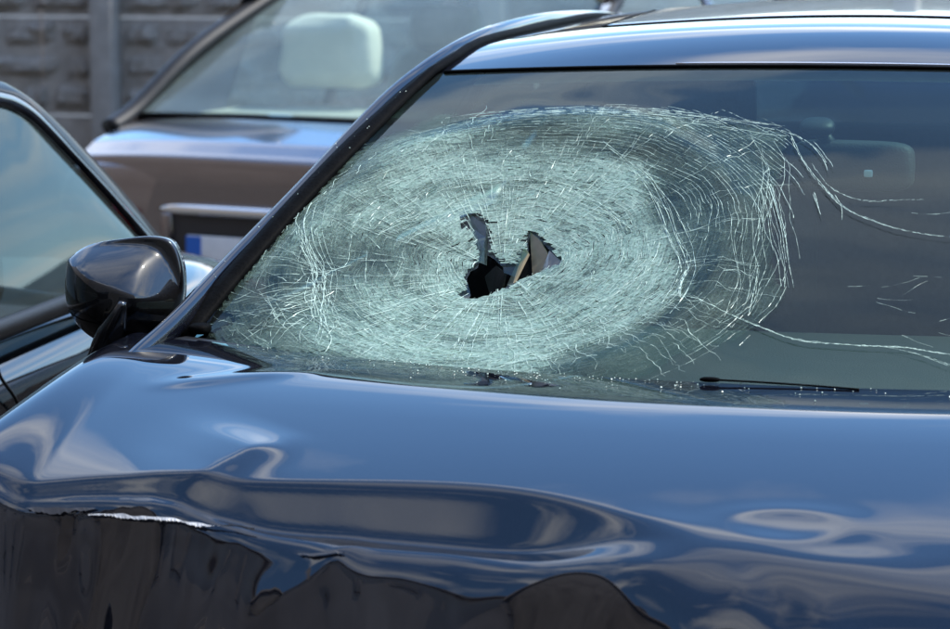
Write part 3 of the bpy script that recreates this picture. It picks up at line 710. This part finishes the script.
# ---- door mirrors
MIRROR_OUTLINE = [(-66, 37), (-45, 53), (-4, 61), (35, 65), (60, 58), (72, 28), (72, -12), (60, -40), (24, -62), (-16, -67), (-49, -50), (-67, -22), (-70, 9)]
for s in (-1, 1):
    mr_ = bpy.data.objects.new('door_mirror', None); col.objects.link(mr_); mr_.parent = car; mr_.location = (s * .928, .33, 1.092); mr_.scale = (1.07, 1.07, 1.07)
    OL = catmull([(x * .001, z * .001, 0) for x, z in MIRROR_OUTLINE + MIRROR_OUTLINE[:1]], 6)[:-1]
    V = []; F = []; nA = len(OL); NR = 22
    def mirror_pt(p, rho):
        x, z = p.x * rho, p.y * rho; y = -.052 * (1 - rho ** 2.6)
        zc = .036 - (x + .060) * .38
        y += max(0.0, z - zc) * .75 + .35 * max(0.0, x - .034)
        return Vector((-s * x, min(y, .02), z))
    V.append(mirror_pt(OL[0] * 0, 0))
    for k in range(1, NR + 1):
        for p in OL: V.append(mirror_pt(p, k / NR))
    for sc_, yy in ((1.0, .030), (.985, .045), (.93, .050)):
        for p in OL: V.append(Vector((-s * p.x * sc_, yy, p.y * sc_)))
    rings_ = NR + 3
    for q in range(nA): F.append((0, 1 + q, 1 + (q + 1) % nA))
    for k in range(rings_ - 1):
        for q in range(nA):
            a = 1 + k * nA + q; b = 1 + k * nA + (q + 1) % nA
            F.append((a, a + nA, b + nA, b))
    if s > 0: F = [f[::-1] for f in F]
    h = link_mesh('mirror_housing', V, F, 'mirror_black', mr_)
    h['label'] = 'glossy black faceted mirror housing'
    superell('mirror_glass', (0, .043, .0), (.056, .006, .048), 'chrome', mr_, .4)
    tube('housing_seam', [mirror_pt(Vector((-.062 + .075 * k, -.024 - .016 * k, 0)), 1.0) * 1.0 + Vector((0, -.052 * (1 - max(abs(-.062 + .075 * k) / .068, .5) ** 2.6) - .0005, 0)) for k in np.linspace(0, 1, 12)], .0008, .0008, 'rubber', mr_, 6)
    # arm from the door corner up to the housing
    A = [Vector((s * .022, -.010, -.085)), Vector((s * .008, -.028, -.060)), Vector((-s * .012, -.048, -.030)), Vector((-s * .024, -.056, -.005))]
    tube('mirror_arm', catmull(A, 5), [.019] * 8 + list(np.linspace(.019, .005, 8)), [.012] * 8 + list(np.linspace(.012, .004, 8)), 'gloss_black', mr_, 10)
    slab('mirror_foot', [(s * .035, -.01, -.095), (s * .01, -.03, -.080), (-s * .03, -.02, -.055), (-s * .04, .03, -.045), (-s * .04, .05, -.09)], .03, (s * .3, -.4, 1), 'gloss_black', mr_)

# ---- sides, doors, rear body
def wing_side(s):
    bm_pts = [(-.92, .30), (-.92, .60), (-.90, .70), (-.84, .78)]
    V = []; F = []
    ys = np.linspace(-.80, 3.15, 120)
    for y in ys:
        top = .90 if y < .25 else float(np.interp(y, [.25, 2.4, 3.15], [1.0, .98, .93]))
        ax_ = .920 + .004 * math.sin(y * 2)
        zlow = .24
        for (yc) in (-.42, 2.35):
            d2 = .345 ** 2 - (y - yc) ** 2
            if d2 > 0: zlow = max(zlow, .31 + math.sqrt(d2))
        for k in np.linspace(0, 1, 9):
            z = zlow + (top - zlow) * k
            V.append((s * (ax_ + .02 * math.sin(math.pi * min(1, k)) - (.02 * (1 - k) ** 3)), y, z))
    return V, grid_faces(120, 9, 0, s > 0)
for s in (-1, 1):
    V, F = wing_side(s); link_mesh('side_panel', V, F, 'blue', car)
    for yc in (-.42, 2.35): wheel(car, s * .915, yc)
    # door shoulder up to the belt
    link_mesh('door_shoulder', [(s * .920, .25, 1.0), (s * .82, .27, 1.035), (s * .920, 2.4, .98), (s * .80, 2.4, 1.02)], [(0, 2, 3, 1) if s < 0 else (1, 3, 2, 0)], 'blue', car, False)
    # side windows and B pillar
    def sw(y0, y1, s=s):
        def f(a, b):
            y = y0 + (y1 - y0) * a
            zt = float(np.interp(y, [.3, .62, .85, 1.15, 1.7, 2.2, 2.5], [1.07, 1.19, 1.285, 1.365, 1.385, 1.365, 1.33])); xt = float(np.interp(y, [.3, .85, 1.35, 2.5], [.80, .70, .612, .58]))
            zb = 1.03; return Vector((s * (.825 + (xt - .825) * b), y, zb + (zt - zb) * b))
        return f
    grid('side_window', sw(.36, 1.30), 10, 6, 'glass_privacy', car)
    grid('side_window', sw(1.38, 2.30), 10, 6, 'glass_privacy', car)
    tube('door_pillar', [Vector((s * .827, 1.34, 1.02)), Vector((s * .612, 1.34, 1.385))], .03, .012, 'trim', car, 8)
    tube('rear_pillar', catmull([(s * .57, 2.45, 1.35), (s * .66, 2.75, 1.18), (s * .74, 2.95, 1.02)], 6), .06, .03, 'blue', car, 10)
    link_mesh('rear_quarter', [(s * .83, 2.24, 1.0), (s * .80, 2.98, .99), (s * .74, 2.97, 1.03), (s * .585, 2.50, 1.355), (s * .59, 2.24, 1.375)], [(0, 1, 2, 3, 4)], 'blue', car, False)
    link_mesh('rear_lining', [(s * .80, 2.20, .9), (s * .77, 2.98, .9), (s * .71, 2.97, 1.03), (s * .565, 2.50, 1.345), (s * .57, 2.20, 1.365)], [(0, 1, 2, 3, 4)], 'seat', car, False)
    box('door_handle', (s * .945, 1.18, .86), (.02, .2, .025), 'blue', car, .006)
    box('headlight', (s * .68, -.80, .56), (.26, .12, .11), 'lamp', car, .03)
    box('tail_light', (s * .66, 3.15, .82), (.3, .08, .16), 'red_lamp', car, .02)
grid('rear_window', lambda a, b: Vector(((-.62 + 1.24 * a) * (1 - .14 * (1 - b)), 2.5 + .45 * b, 1.352 - .33 * b + .02 * (1 - (2 * a - 1) ** 2))), 20, 8, 'glass_privacy', car)
grid('boot_lid', lambda a, b: Vector(((-.88 + 1.76 * a), 2.9 + .36 * b, 1.03 - .08 * b + .02 * (1 - (2 * a - 1) ** 2))), 20, 8, 'blue', car)
grid('rear_panel', lambda a, b: Vector(((-.91 + 1.82 * a), 3.26 - .25 * abs(2 * a - 1) ** 4 + .06 * math.sin(math.pi * b), .95 - .70 * b)), 20, 10, 'blue', car)
bm = bmesh.new()
grid('front_bumper', lambda a, b: Vector(((-.92 + 1.84 * a), -1.0 + .28 * abs(2 * a - 1) ** 3 - .06 * math.sin(math.pi * b), .60 - .38 * b)), 30, 10, 'blue', car)
bm.free()
grid('underbody', lambda a, b: Vector((-.84 + 1.68 * a, -.8 + 3.9 * b, .22)), 4, 4, 'trim', car)

# ---- interior
def dash_fn(a, b):
    x = -.76 + 1.52 * a; u = 2 * a - 1; y = .06 + .16 * u * u + (.86 - .05 * u * u) * b
    return Vector((x, y, 1.012 + .018 * math.sin(math.pi * min(1, b * 1.2)) - .12 * max(0, b - .62) ** 1.6 / .21))
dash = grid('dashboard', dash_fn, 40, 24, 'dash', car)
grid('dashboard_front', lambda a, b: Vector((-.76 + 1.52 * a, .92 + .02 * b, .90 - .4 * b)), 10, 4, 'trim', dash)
P = [Vector((.36 + .18 * math.cos(q), .98 - .07 * math.sin(q), .93 + .17 * math.sin(q))) for q in np.linspace(0, 2 * math.pi, 40)]
st_ = tube('steering_wheel', P, .014, .014, 'trim', car, 8, up=Vector((.1, 1, .2)))
superell('wheel_hub', (.36, .97, .92), (.07, .03, .06), 'trim', st_, .6)
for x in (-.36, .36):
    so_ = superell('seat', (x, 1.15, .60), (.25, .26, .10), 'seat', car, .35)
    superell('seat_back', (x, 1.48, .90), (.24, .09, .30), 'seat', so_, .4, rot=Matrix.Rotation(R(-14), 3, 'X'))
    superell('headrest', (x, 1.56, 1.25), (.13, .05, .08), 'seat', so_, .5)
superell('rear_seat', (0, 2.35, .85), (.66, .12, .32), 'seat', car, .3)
grid('headlining', lambda a, b: roof_fn(.04 + .92 * a, .03 + .94 * b) + Vector((0, 0, -.022)), 16, 14, 'grey_lining', car)
for s in (-1, 1):
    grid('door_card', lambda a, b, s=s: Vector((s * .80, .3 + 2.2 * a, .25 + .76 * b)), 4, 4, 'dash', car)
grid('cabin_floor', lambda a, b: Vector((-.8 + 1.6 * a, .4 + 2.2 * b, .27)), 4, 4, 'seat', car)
# inside mirror behind the glass
rm = superell('rear_view_mirror', (.000, .66, 1.245), (.085, .020, .034), 'dash', car, .40, rot=Matrix.Rotation(R(-8), 3, 'Z'))
superell('mirror_sensor', (.024, .634, 1.237), (.006, .003, .005), 'plate_white', rm, .4)
tube('mirror_stem', [Vector((-.044, .655, 1.292)), Vector((-.02, .66, 1.26))], .010, .010, 'trim', rm, 8)
superell('stem_base', (-.046, .645, 1.298), (.024, .018, .010), 'trim', rm, .8, rot=Matrix.Rotation(R(25), 3, 'X'))

# ---- crumbs of glass lying along the seal and the cowl
gv, gf = [], []
gr_ = random.Random(21)
for k in range(150):
    if k < 24:
        t = gr_.uniform(.0, .7); c = W0(-.706 + gr_.uniform(-.022, .012), t) + Vector((-.012, 0, .0105))
    else:
        c = hood_at(gr_.triangular(-.75, .2, -.4), gr_.uniform(.004, .10) * gr_.random(), .0012)
    sz = gr_.uniform(.0005, .0013); b0 = len(gv)
    for d in ((1, 0, 0), (-1, 0, 0), (0, 1, 0), (0, -1, 0), (0, 0, 1), (0, 0, -1)):
        gv.append(c + Vector(d) * sz * gr_.uniform(.6, 1.3))
    for f in ((0, 2, 4), (2, 1, 4), (1, 3, 4), (3, 0, 4), (2, 0, 5), (1, 2, 5), (3, 1, 5), (0, 3, 5)): gf.append(tuple(b0 + q for q in f))
gcr = link_mesh('glass_crumbs', gv, gf, 'crack', None, smooth=False); gcr['kind'] = 'stuff'; gcr['label'] = 'tiny crumbs of broken glass scattered on the cowl and pillar seal'; gcr['category'] = 'glass crumbs'

# ---- torn sheet metal on the bonnet
hood_strip('torn_edge', [(-0.749, 0.537), (-0.696, 0.524), (-0.648, 0.521), (-0.611, 0.515), (-0.574, 0.508), (-0.527, 0.496)], .0042, 'steel', .005, .0005, 120)
hood_strip('torn_gap', [(-0.802, 0.550), (-0.759, 0.537), (-0.717, 0.524)], .005, 'recess', .003, .0006, 30)
hood_strip('torn_gap', [(-0.474, 0.505), (-0.447, 0.505), (-0.421, 0.502)], .004, 'recess', .003, .0006, 20)

# ================================================================== other cars
def window_poly(name, P, n, m, parent, thick=0.004):
    return slab(name, P, thick, n, m, parent)

# ---- dark parked car beside it, tail away from us, its flank seen in perspective
dc = empty('parked_car', 'black car parked alongside, its side window full of sky and cloud', 'car', (-2.21, 0, 0))
HW = .85
stn = dense_stations([(-2.35, .60, .50), (-2.30, .74, .62), (-2.0, .82, .72), (-1.3, .85, .83), (-.6, .85, .90), (.2, .85, .915), (1.0, .85, .925), (1.6, .85, .93), (2.05, .845, .925), (2.4, .83, .90), (2.62, .80, .86), (2.72, .72, .78), (2.74, .6, .6)], 5)
body_loft('body', stn, 'black_paint', dc)
arch_discs(dc, HW + .003, (-1.45, 1.62))
for s in (-1, 1):
    for yc in (-1.45, 1.62): wheel(dc, s * (HW + .015), yc)
def dx(z): return .85 - .38 * max(0, z - .93)
# outlines of the glasshouse in the side plane (y, z)
OUT = [(-.85, .93), (-.55, 1.06), (-.2, 1.20), (.1, 1.285), (.4, 1.325), (.75, 1.343), (1.05, 1.335), (1.25, 1.316), (1.38, 1.297), (1.432, 1.288), (1.501, 1.264), (1.558, 1.234), (1.635, 1.187), (1.71, 1.131), (1.782, 1.073), (1.855, 1.008), (1.91, .955), (1.983, .90)]
MID = [(-.72, .93), (-.48, 1.04), (-.15, 1.175), (.12, 1.255), (.4, 1.297), (.75, 1.318), (1.05, 1.312), (1.25, 1.296), (1.361, 1.279), (1.421, 1.267), (1.479, 1.243), (1.53, 1.208), (1.597, 1.153), (1.671, 1.097), (1.742, 1.039), (1.815, .980), (1.865, .935)]
INN = [(-.62, .945), (-.42, 1.035), (-.12, 1.155), (.14, 1.232), (.4, 1.272), (.75, 1.294), (1.05, 1.288), (1.25, 1.273), (1.338, 1.257), (1.397, 1.247), (1.462, 1.225), (1.514, 1.193), (1.584, 1.142), (1.658, 1.085), (1.729, 1.027), (1.775, .985), (1.809, .945)]
def strip_between(name, A, B, s, m, parent, oa=0.0, ob=0.0):
    a = catmull([(0, y, z) for y, z in A], 4); b = catmull([(0, y, z) for y, z in B], 4)
    n = 80
    def rs_(L): return [samp(L, i / (n - 1)) for i in range(n)]
    a, b = rs_(a), rs_(b); V = []; F = []
    for p, q in zip(a, b):
        for k in range(4):
            w_ = p.lerp(q, k / 3); o_ = oa + (ob - oa) * k / 3 + .006 * math.sin(math.pi * k / 3)
            V.append((s * (dx(w_.z) + o_), w_.y, w_.z))
    return link_mesh(name, V, grid_faces(n, 4, 0, s < 0), m, parent)
for s in (-1, 1):
    strip_between('roof_rail', OUT, MID, s, 'graphite', dc, -.012, .004)
    tr_ = strip_between('window_trim', MID, INN, s, 'gloss_black', dc, .002, -.006)
    # side glass as a curved sheet
    IT = catmull([(0, y, z) for y, z in INN], 4); V = []; nG = 90
    for i in range(nG):
        p = samp(IT, i / (nG - 1))
        for k in range(5):
            z = .925 + (p.z - .925) * k / 4
            V.append((s * (dx(z) - .010 + .006 * math.sin(math.pi * k / 4)), p.y, z))
    link_mesh('side_window', V, grid_faces(nG, 5, 0, s < 0), 'glass_dark', dc)
    tube('belt_moulding', [Vector((s * (.846), y, .928 - .004 * (y - .5))) for y in np.linspace(-.7, 1.85, 40)], .012, .018, 'trim', dc, 8)
    tube('door_pillar', [Vector((s * .842, .35, .92)), Vector((s * dx(1.29), .45, 1.29))], .012, .035, 'gloss_black', dc, 8, up=Vector((0, 1, 0)))
    # rear door shut line
    D = [(1.02, .915), (.995, .86), (1.06, .80), (1.13, .70), (1.17, .62)]
    tube('door_gap', catmull([(s * (.853 - .02 * max(0, (z - .84) / .08)), y, z) for y, z in D], 6), .003, .003, 'trim', dc, 6)
    box('door_handle', (s * .856, .82, .80), (.02, .18, .025), 'black_paint', dc, .006)
    box('tail_light', (s * .66, 2.70, .72), (.26, .06, .13), 'red_lamp', dc, .02)
    box('headlight', (s * .62, -2.24, .58), (.28, .14, .12), 'lamp', dc, .03)
    mo = superell('door_mirror', (s * .95, -.5, 1.0), (.10, .05, .065), 'black_paint', dc, .6)
def dc_roof(a, b):
    L = catmull([(0, y, z) for y, z in OUT[3:10]], 6); p = samp(L, b)
    u = 2 * a - 1; return Vector((u * (dx(p.z) - .012), p.y, p.z + .035 * (1 - u * u)))
grid('roof', dc_roof, 24, 37, 'black_paint', dc)
def dc_scr(i0, i1):
    def f(a, b):
        L = catmull([(0, y, z) for y, z in OUT[i0:i1]], 6); p = samp(L, b)
        u = 2 * a - 1; return Vector((u * (dx(p.z) - .03), p.y, p.z - .004 + .03 * (1 - u * u)))
    return f
grid('windscreen', dc_scr(0, 4), 20, 19, 'glass_dark', dc); grid('rear_window', dc_scr(9, 18), 20, 40, 'glass_dark', dc)
for x in (-.36, .36):
    q = superell('seat', (x, .45, .55), (.25, .26, .10), 'seat', dc, .35)
    superell('seat_back', (x, .78, .82), (.23, .09, .30), 'seat', q, .4, rot=Matrix.Rotation(R(-14), 3, 'X'))
    superell('headrest', (x, .86, 1.13), (.13, .05, .08), 'seat', q, .5)
superell('rear_seat', (0, 1.45, .80), (.66, .12, .26), 'seat', dc, .3)

# ---- mauve saloon behind, its tail towards us
mc = empty('parked_saloon', 'mauve brown saloon seen from behind with a white covered headrest in its rear window', 'car', (-1.986, 4.715, 0), R(164))
# local: +y points out of the tail; tail face at y = 0
stn = dense_stations([(-4.35, .55, .45), (-4.30, .72, .58), (-4.0, .79, .68), (-3.2, .82, .80), (-2.6, .82, .88), (-1.8, .82, .90), (-1.0, .82, .915), (-.45, .815, .915), (-.25, .805, .895), (-.10, .79, .868), (-.03, .775, .848), (.0, .76, .825), (.012, .74, .79)], 5)
body_loft('body', stn, 'mauve', mc)
# boot lid: proud pressed panel with a crisp rear edge and a vertical tail face
def boot(a, b):
    u = 2 * a - 1; hw = .70 - .02 * b
    if b < .62:
        k = b / .62; y = -.40 + .40 * k - .05 * abs(u) ** 3; z = .955 - .075 * k - .02 * abs(u) ** 3 - .02 * max(0, k - .8) / .2
        return Vector((u * (.745 - .04 * k), y, z))
    k = (b - .62) / .38; th = min(1, k / .25)
    y = .0 - .05 * abs(u) ** 3 + .018 * math.sin(th * math.pi / 2) + .01 * k; z = .86 - .02 * abs(u) ** 3 - .03 * (1 - math.cos(th * math.pi / 2)) - .30 * max(0, (k - .12)) / .88
    return Vector((u * .705, y, z))
bl = grid('boot_lid', boot, 48, 60, 'mauve', mc)
box('tail_panel', (0, -.02, .40), (1.5, .06, .36), 'mauve', mc, .02)
box('rear_bumper', (0, .03, .38), (1.58, .14, .20), 'mauve', mc, .05)
box('plate_recess', (0, .028, .622), (.70, .02, .155), 'recess', mc, .006)
ch = tube('chrome_strip', [Vector((x, .046 - .02 * abs(x / .37) ** 4, .704 - .004 * abs(x / .37) ** 3)) for x in np.linspace(-.37, .37, 40)], [.016] * 36 + [.015, .013, .010, .005], [.017] * 36 + [.016, .014, .010, .005], 'chrome', mc, 12)
for s in (-1, 1):
    box('recess_side', (s * .335, .034, .61), (.035, .03, .16), 'mauve', mc, .008)
pl = box('number_plate', (0, .048, .572), (.52, .010, .115), 'plate_white', mc, .003)
box('plate_band', (.235, .0545, .572), (.05, .004, .111), 'plate_blue', pl, .0)
for s in (-1, 1):
    tl = box('tail_light', (s * .60, .018, .62), (.26, .05, .16), 'red_lamp', mc, .02)
    box('indicator_lens', (s * .70, .024, .64), (.05, .05, .08), 'lamp', tl, .01)
    for yc in (-.85, -3.45): wheel(mc, s * .825, yc)
arch_discs(mc, .813, (-.85, -3.45))
# glasshouse
RB, RT = (-.36, .955, .735), (-1.0, 1.315, .60)       # rear screen base and top: y, z, half width
WT, WB = (-2.15, 1.325, .58), (-2.85, .90, .70)
def quadf(A, B, bow=.05, z0=0.0):
    def f(a, b):
        u = 2 * a - 1; y = A[0] + (B[0] - A[0]) * b; z = A[1] + (B[1] - A[1]) * b; hw = A[2] + (B[2] - A[2]) * b
        sg = 1 if A is RB or A is RT else -1
        return Vector((u * hw, y - sg * (bow * u * u), z + z0 - .012 * u * u + .02 * math.sin(math.pi * b)))
    return f
grid('rear_window', quadf(RB, RT), 24, 14, 'glass_rear', mc)
grid('windscreen', quadf(WB, WT), 24, 14, 'glass_clear', mc)
grid('roof', lambda a, b: Vector(((2 * a - 1) * (.60 - .02 * b), RT[0] - (.05 * (2 * a - 1) ** 2) * (1 - 2 * b) + (WT[0] - RT[0]) * b, 1.318 + .045 * math.sin(math.pi * b) + .03 * (1 - (2 * a - 1) ** 2) - .012 * (2 * a - 1) ** 2)), 24, 24, 'mauve', mc)
for s in (-1, 1):
    tube('rear_pillar', catmull([(s * .775, -.30, .90), (s * .755, -.42, .955), (s * .69, -.66, 1.13), (s * .61, -1.02, 1.30)], 6), .036, .028, 'trim', mc, 12)
    link_mesh('rear_quarter', [(s * .80, -.34, .89), (s * .80, -.98, .89), (s * .625, -.98, 1.325), (s * .635, -.90, 1.31), (s * .70, -.66, 1.13), (s * .765, -.42, .955)], [(0, 1, 2, 3, 4, 5)], 'mauve', mc, False)
    tube('roof_rail', catmull([(s * .63, -.90, 1.305), (s * .62, -1.2, 1.335), (s * .615, -1.7, 1.345), (s * .60, -2.15, 1.325), (s * .68, -2.6, 1.05), (s * .73, -2.88, .90)], 6), .028, .022, 'mauve', mc, 12)
    def msw(y0, y1, s=s):
        return lambda a, b: Vector((s * (.80 + (.62 - .80) * b), y0 + (y1 - y0) * a + (-.12 * b if y1 < -2 else 0) * 0, .90 + (1.325 - .90) * b))
    grid('side_window', msw(-.98, -1.62), 8, 6, 'glass_clear', mc); grid('side_window', msw(-1.70, -2.25), 8, 6, 'glass_clear', mc)
    tube('door_pillar', [Vector((s * .805, -1.66, .89)), Vector((s * .615, -1.66, 1.335))], .012, .04, 'gloss_black', mc, 8, up=Vector((0, 1, 0)))
tube('window_seal', [Vector((u * .745, -.352 + .05 * 0 - .05 * u * u, .948 - .012 * u * u)) for u in np.linspace(-1, 1, 30)], .012, .006, 'rubber', mc, 8)
# cabin: parcel shelf, rear headrests, seats
grid('parcel_shelf', lambda a, b: Vector((-.66 + 1.32 * a, -.42 - .42 * b, .925 + .01 * b)), 6, 4, 'grey_lining', mc)
for x, m, wsc in ((.33, 'white_cloth', 1.0),):
    def puff(p):
        k = p.z / .12; p = p.copy(); p.x *= 1 - .06 * k; p.y += .022 * noise.noise(Vector((p.x * 14, p.z * 22, 1))); p.z += .016 * noise.noise(Vector((p.x * 11, 2, 5))); return p
    hr = superell('headrest', (x, -.90, 1.085 + .035 * (wsc - .8) * 5), (.172 * wsc, .060, .118 * wsc), m, mc, .45, 30, 18, fn=puff)
    if wsc == 1.0: hr['label'] = 'white covered headrest'
    for q in (-.06, .06):
        tube('headrest_post', [Vector((x + q, -.89, .90)), Vector((x + q, -.89, 1.03))], .009, .009, 'plate_white', hr, 8)
superell('rear_seat', (0, -.92, .70), (.66, .12, .24), 'grey_lining', mc, .3)
for x in (-.36, .36):
    q = superell('seat', (x, -1.75, .80), (.24, .09, .30), 'grey_lining', mc, .4, rot=Matrix.Rotation(R(12), 3, 'X')); superell('headrest', (x, -1.72, 1.16), (.13, .05, .08), 'grey_lining', q, .5)

# ---- far vehicles glimpsed over the roof
def far_car(name, label, loc, rz, m, H=1.5):
    e_ = empty(name, label, 'car', loc, rz)
    k = H / 1.45
    body_loft('body', dense_stations([(-2.1, .6, .5 * k), (-2.0, .78, .66 * k), (-1.2, .84, .82 * k), (-.6, .85, .93 * k), (.6, .85, .96 * k), (1.7, .84, .96 * k), (1.98, .8, .9 * k), (2.05, .7, .7 * k)], 4), m, e_)
    for s in (-1, 1):
        P = catmull([(s * .78, -.85, .93 * k), (s * .66, -.25, 1.30 * k), (s * .62, .2, 1.40 * k), (s * .61, .9, 1.42 * k), (s * .62, 1.45, 1.36 * k), (s * .72, 1.92, .96 * k)], 6)
        tube('roof_rail', P, .045, .03, m, e_, 10)
        for (y0, y1) in ((-.35, .28), (.36, .98), (1.06, 1.55)):
            def f(a, b, s=s, y0=y0, y1=y1):
                y = y0 + (y1 - y0) * a; zt = float(np.interp(y, [-.35, -.1, .2, .9, 1.45, 1.6], [1.2, 1.31, 1.365, 1.385, 1.33, 1.24])) * k
                return Vector((s * (.80 - (.80 - .64) * b), y, .95 * k + (zt - .95 * k) * b))
            wn = grid('side_window', f, 10, 6, 'glass_dark', e_)
            tube('window_frame', [f(a, 1) + Vector((s * .006, 0, 0)) for a in np.linspace(0, 1, 12)], .012, .014, 'chrome' if m == 'bright_blue' else 'gloss_black', wn, 6)
        for yc in (-1.3, 1.3): wheel(e_, s * .86, yc)
        superell('door_mirror', (s * .93, -.42, 1.02 * k), (.09, .05, .06), 'gloss_black', e_, .6)
    arch_discs(e_, .853, (-1.3, 1.3))
    grid('roof', lambda a, b: Vector(((2 * a - 1) * .63, -.22 + 1.65 * b, (1.31 + .12 * math.sin(math.pi * (.15 + .75 * b)) + .03 * (1 - (2 * a - 1) ** 2)) * k)), 16, 16, m, e_)
    grid('windscreen', lambda a, b: Vector(((2 * a - 1) * (.74 - .12 * b), -.85 + .62 * b, (.93 + .38 * b) * k)), 10, 8, 'glass_dark', e_)
    grid('rear_window', lambda a, b: Vector(((2 * a - 1) * (.66 + .05 * b), 1.46 + .45 * b, (1.35 - .38 * b) * k)), 10, 8, 'glass_dark', e_)
    return e_
far_car('parked_hatchback', 'bright blue hatchback parked beyond the saloon, glimpsed over the roof', (1.0, 9.0, 0), R(78), 'bright_blue', 1.42)
far_car('parked_estate', 'silver car with black window frames parked at the far end of the row', (4.6, 8.8, 0), R(85), 'silver', 1.46)

# ================================================================== concrete fence
FY = 10.55
fence = empty('concrete_fence', 'grey concrete fence of stone pattern panels between square posts', 'fence', (0, FY, 0))
def stone_mesh(k):
    rg = random.Random(50 + k); bm = bmesh.new(); bmesh.ops.create_grid(bm, x_segments=5, y_segments=3, size=.5)
    for v in bm.verts:
        ed = max(abs(v.co.x), abs(v.co.y)) > .49
        v.co.z = 0 if ed else .55 + rg.uniform(-.35, .35)
        v.co.x += rg.uniform(-.03, .03); v.co.y += rg.uniform(-.05, .05)
    bm.transform(Matrix.Rotation(R(90), 4, 'X'))
    me = bpy.data.meshes.new('stone'); bm.to_mesh(me); bm.free(); me.materials.append(M['concrete']); return me
stones = [stone_mesh(k) for k in range(8)]
rg = random.Random(11); nst = 0
PX0 = -4.52
for b in range(-3, 7):
    px = PX0 + 2.0 * b
    box('post', (px, -.03, 1.05), (.125, .16, 2.1), 'concrete_post', fence, .015)
    for lv in range(4):
        x0, x1 = px + .065, px + 1.935; z0 = .02 + .5 * lv
        pn = box('panel', ((x0 + x1) / 2, .03, z0 + .245), (x1 - x0, .05, .488), 'concrete', fence, .004)
        if b in (-2, -1, 0, 1, 2) and lv in (1, 2, 3):
            z = z0 + .006
            for row in range(3):
                hh = .158; x = x0 + .01
                while x < x1 - .06:
                    wl = min(rg.uniform(.16, .46), x1 - .01 - x)
                    if x1 - x - wl < .08: wl = x1 - .01 - x
                    o = bpy.data.objects.new('stone', stones[rg.randrange(8)]); col.objects.link(o); o.parent = pn
                    o.location = (x + wl / 2, .006, z + hh / 2 + rg.uniform(-.006, .006)); o.scale = (wl - .03, .035 + rg.uniform(0, .03), hh - .032 + rg.uniform(-.012, .008))
                    x += wl; nst += 1
                z += hh + .003
print('stones', nst)
rd = empty('thin_rod', 'thin dark metal rod standing upright before the fence', 'rod', (-4.78, FY - .25, 0))
tube('shaft', [Vector((0, 0, 0)), Vector((.004, 0, .6)), Vector((0, 0, 1.08))], .006, .006, 'wood', rd, 8)
superell('knob', (.004, 0, 1.09), (.014, .012, .018), 'wood', rd, .9)

# ================================================================== added out of view, shaped for reflections in the bonnet
bd = empty('reflection_building', 'long brown rendered building added out of view for reflections in the bonnet', 'building', (0, -11, 0))  # unseen building, height and tone set for brown reflections in the dents
box('wall', (0, -3, 7.0), (44, 6, 14.0), 'brick', bd, .02)
box('roof', (0, -3, 14.2), (45, 6.6, .4), 'brown_shutter', bd, .02)
for i in range(-5, 6):
    for z in (2.0, 5.4, 8.8, 12.0):
        wn = box('window', (i * 3.9 + 1.2, .02, z), (.9, .10, 1.2), 'brown_shutter', bd, .01)
        box('window_frame', (i * 3.9 + 1.2, .05, z), (.05, .08, 1.4), 'brick', wn, .005)
sh_ = empty('added_shed', 'tall grey brown shed added out of view to block sky in bonnet reflections', 'shed', (-15, -3, 0))  # unseen, added to keep side sky out of the bonnet's reflections
box('wall', (-3, 0, 6.5), (6, 22, 13.0), 'added_shed_wall', sh_, .02)
box('roof', (-3, 0, 13.15), (6.6, 22.6, .3), 'brown_shutter', sh_, .02)
for i in range(-3, 4):
    box('door', (.02, i * 3.0, 1.4), (.10, 2.2, 2.8), 'added_shed_wall', sh_, .01)
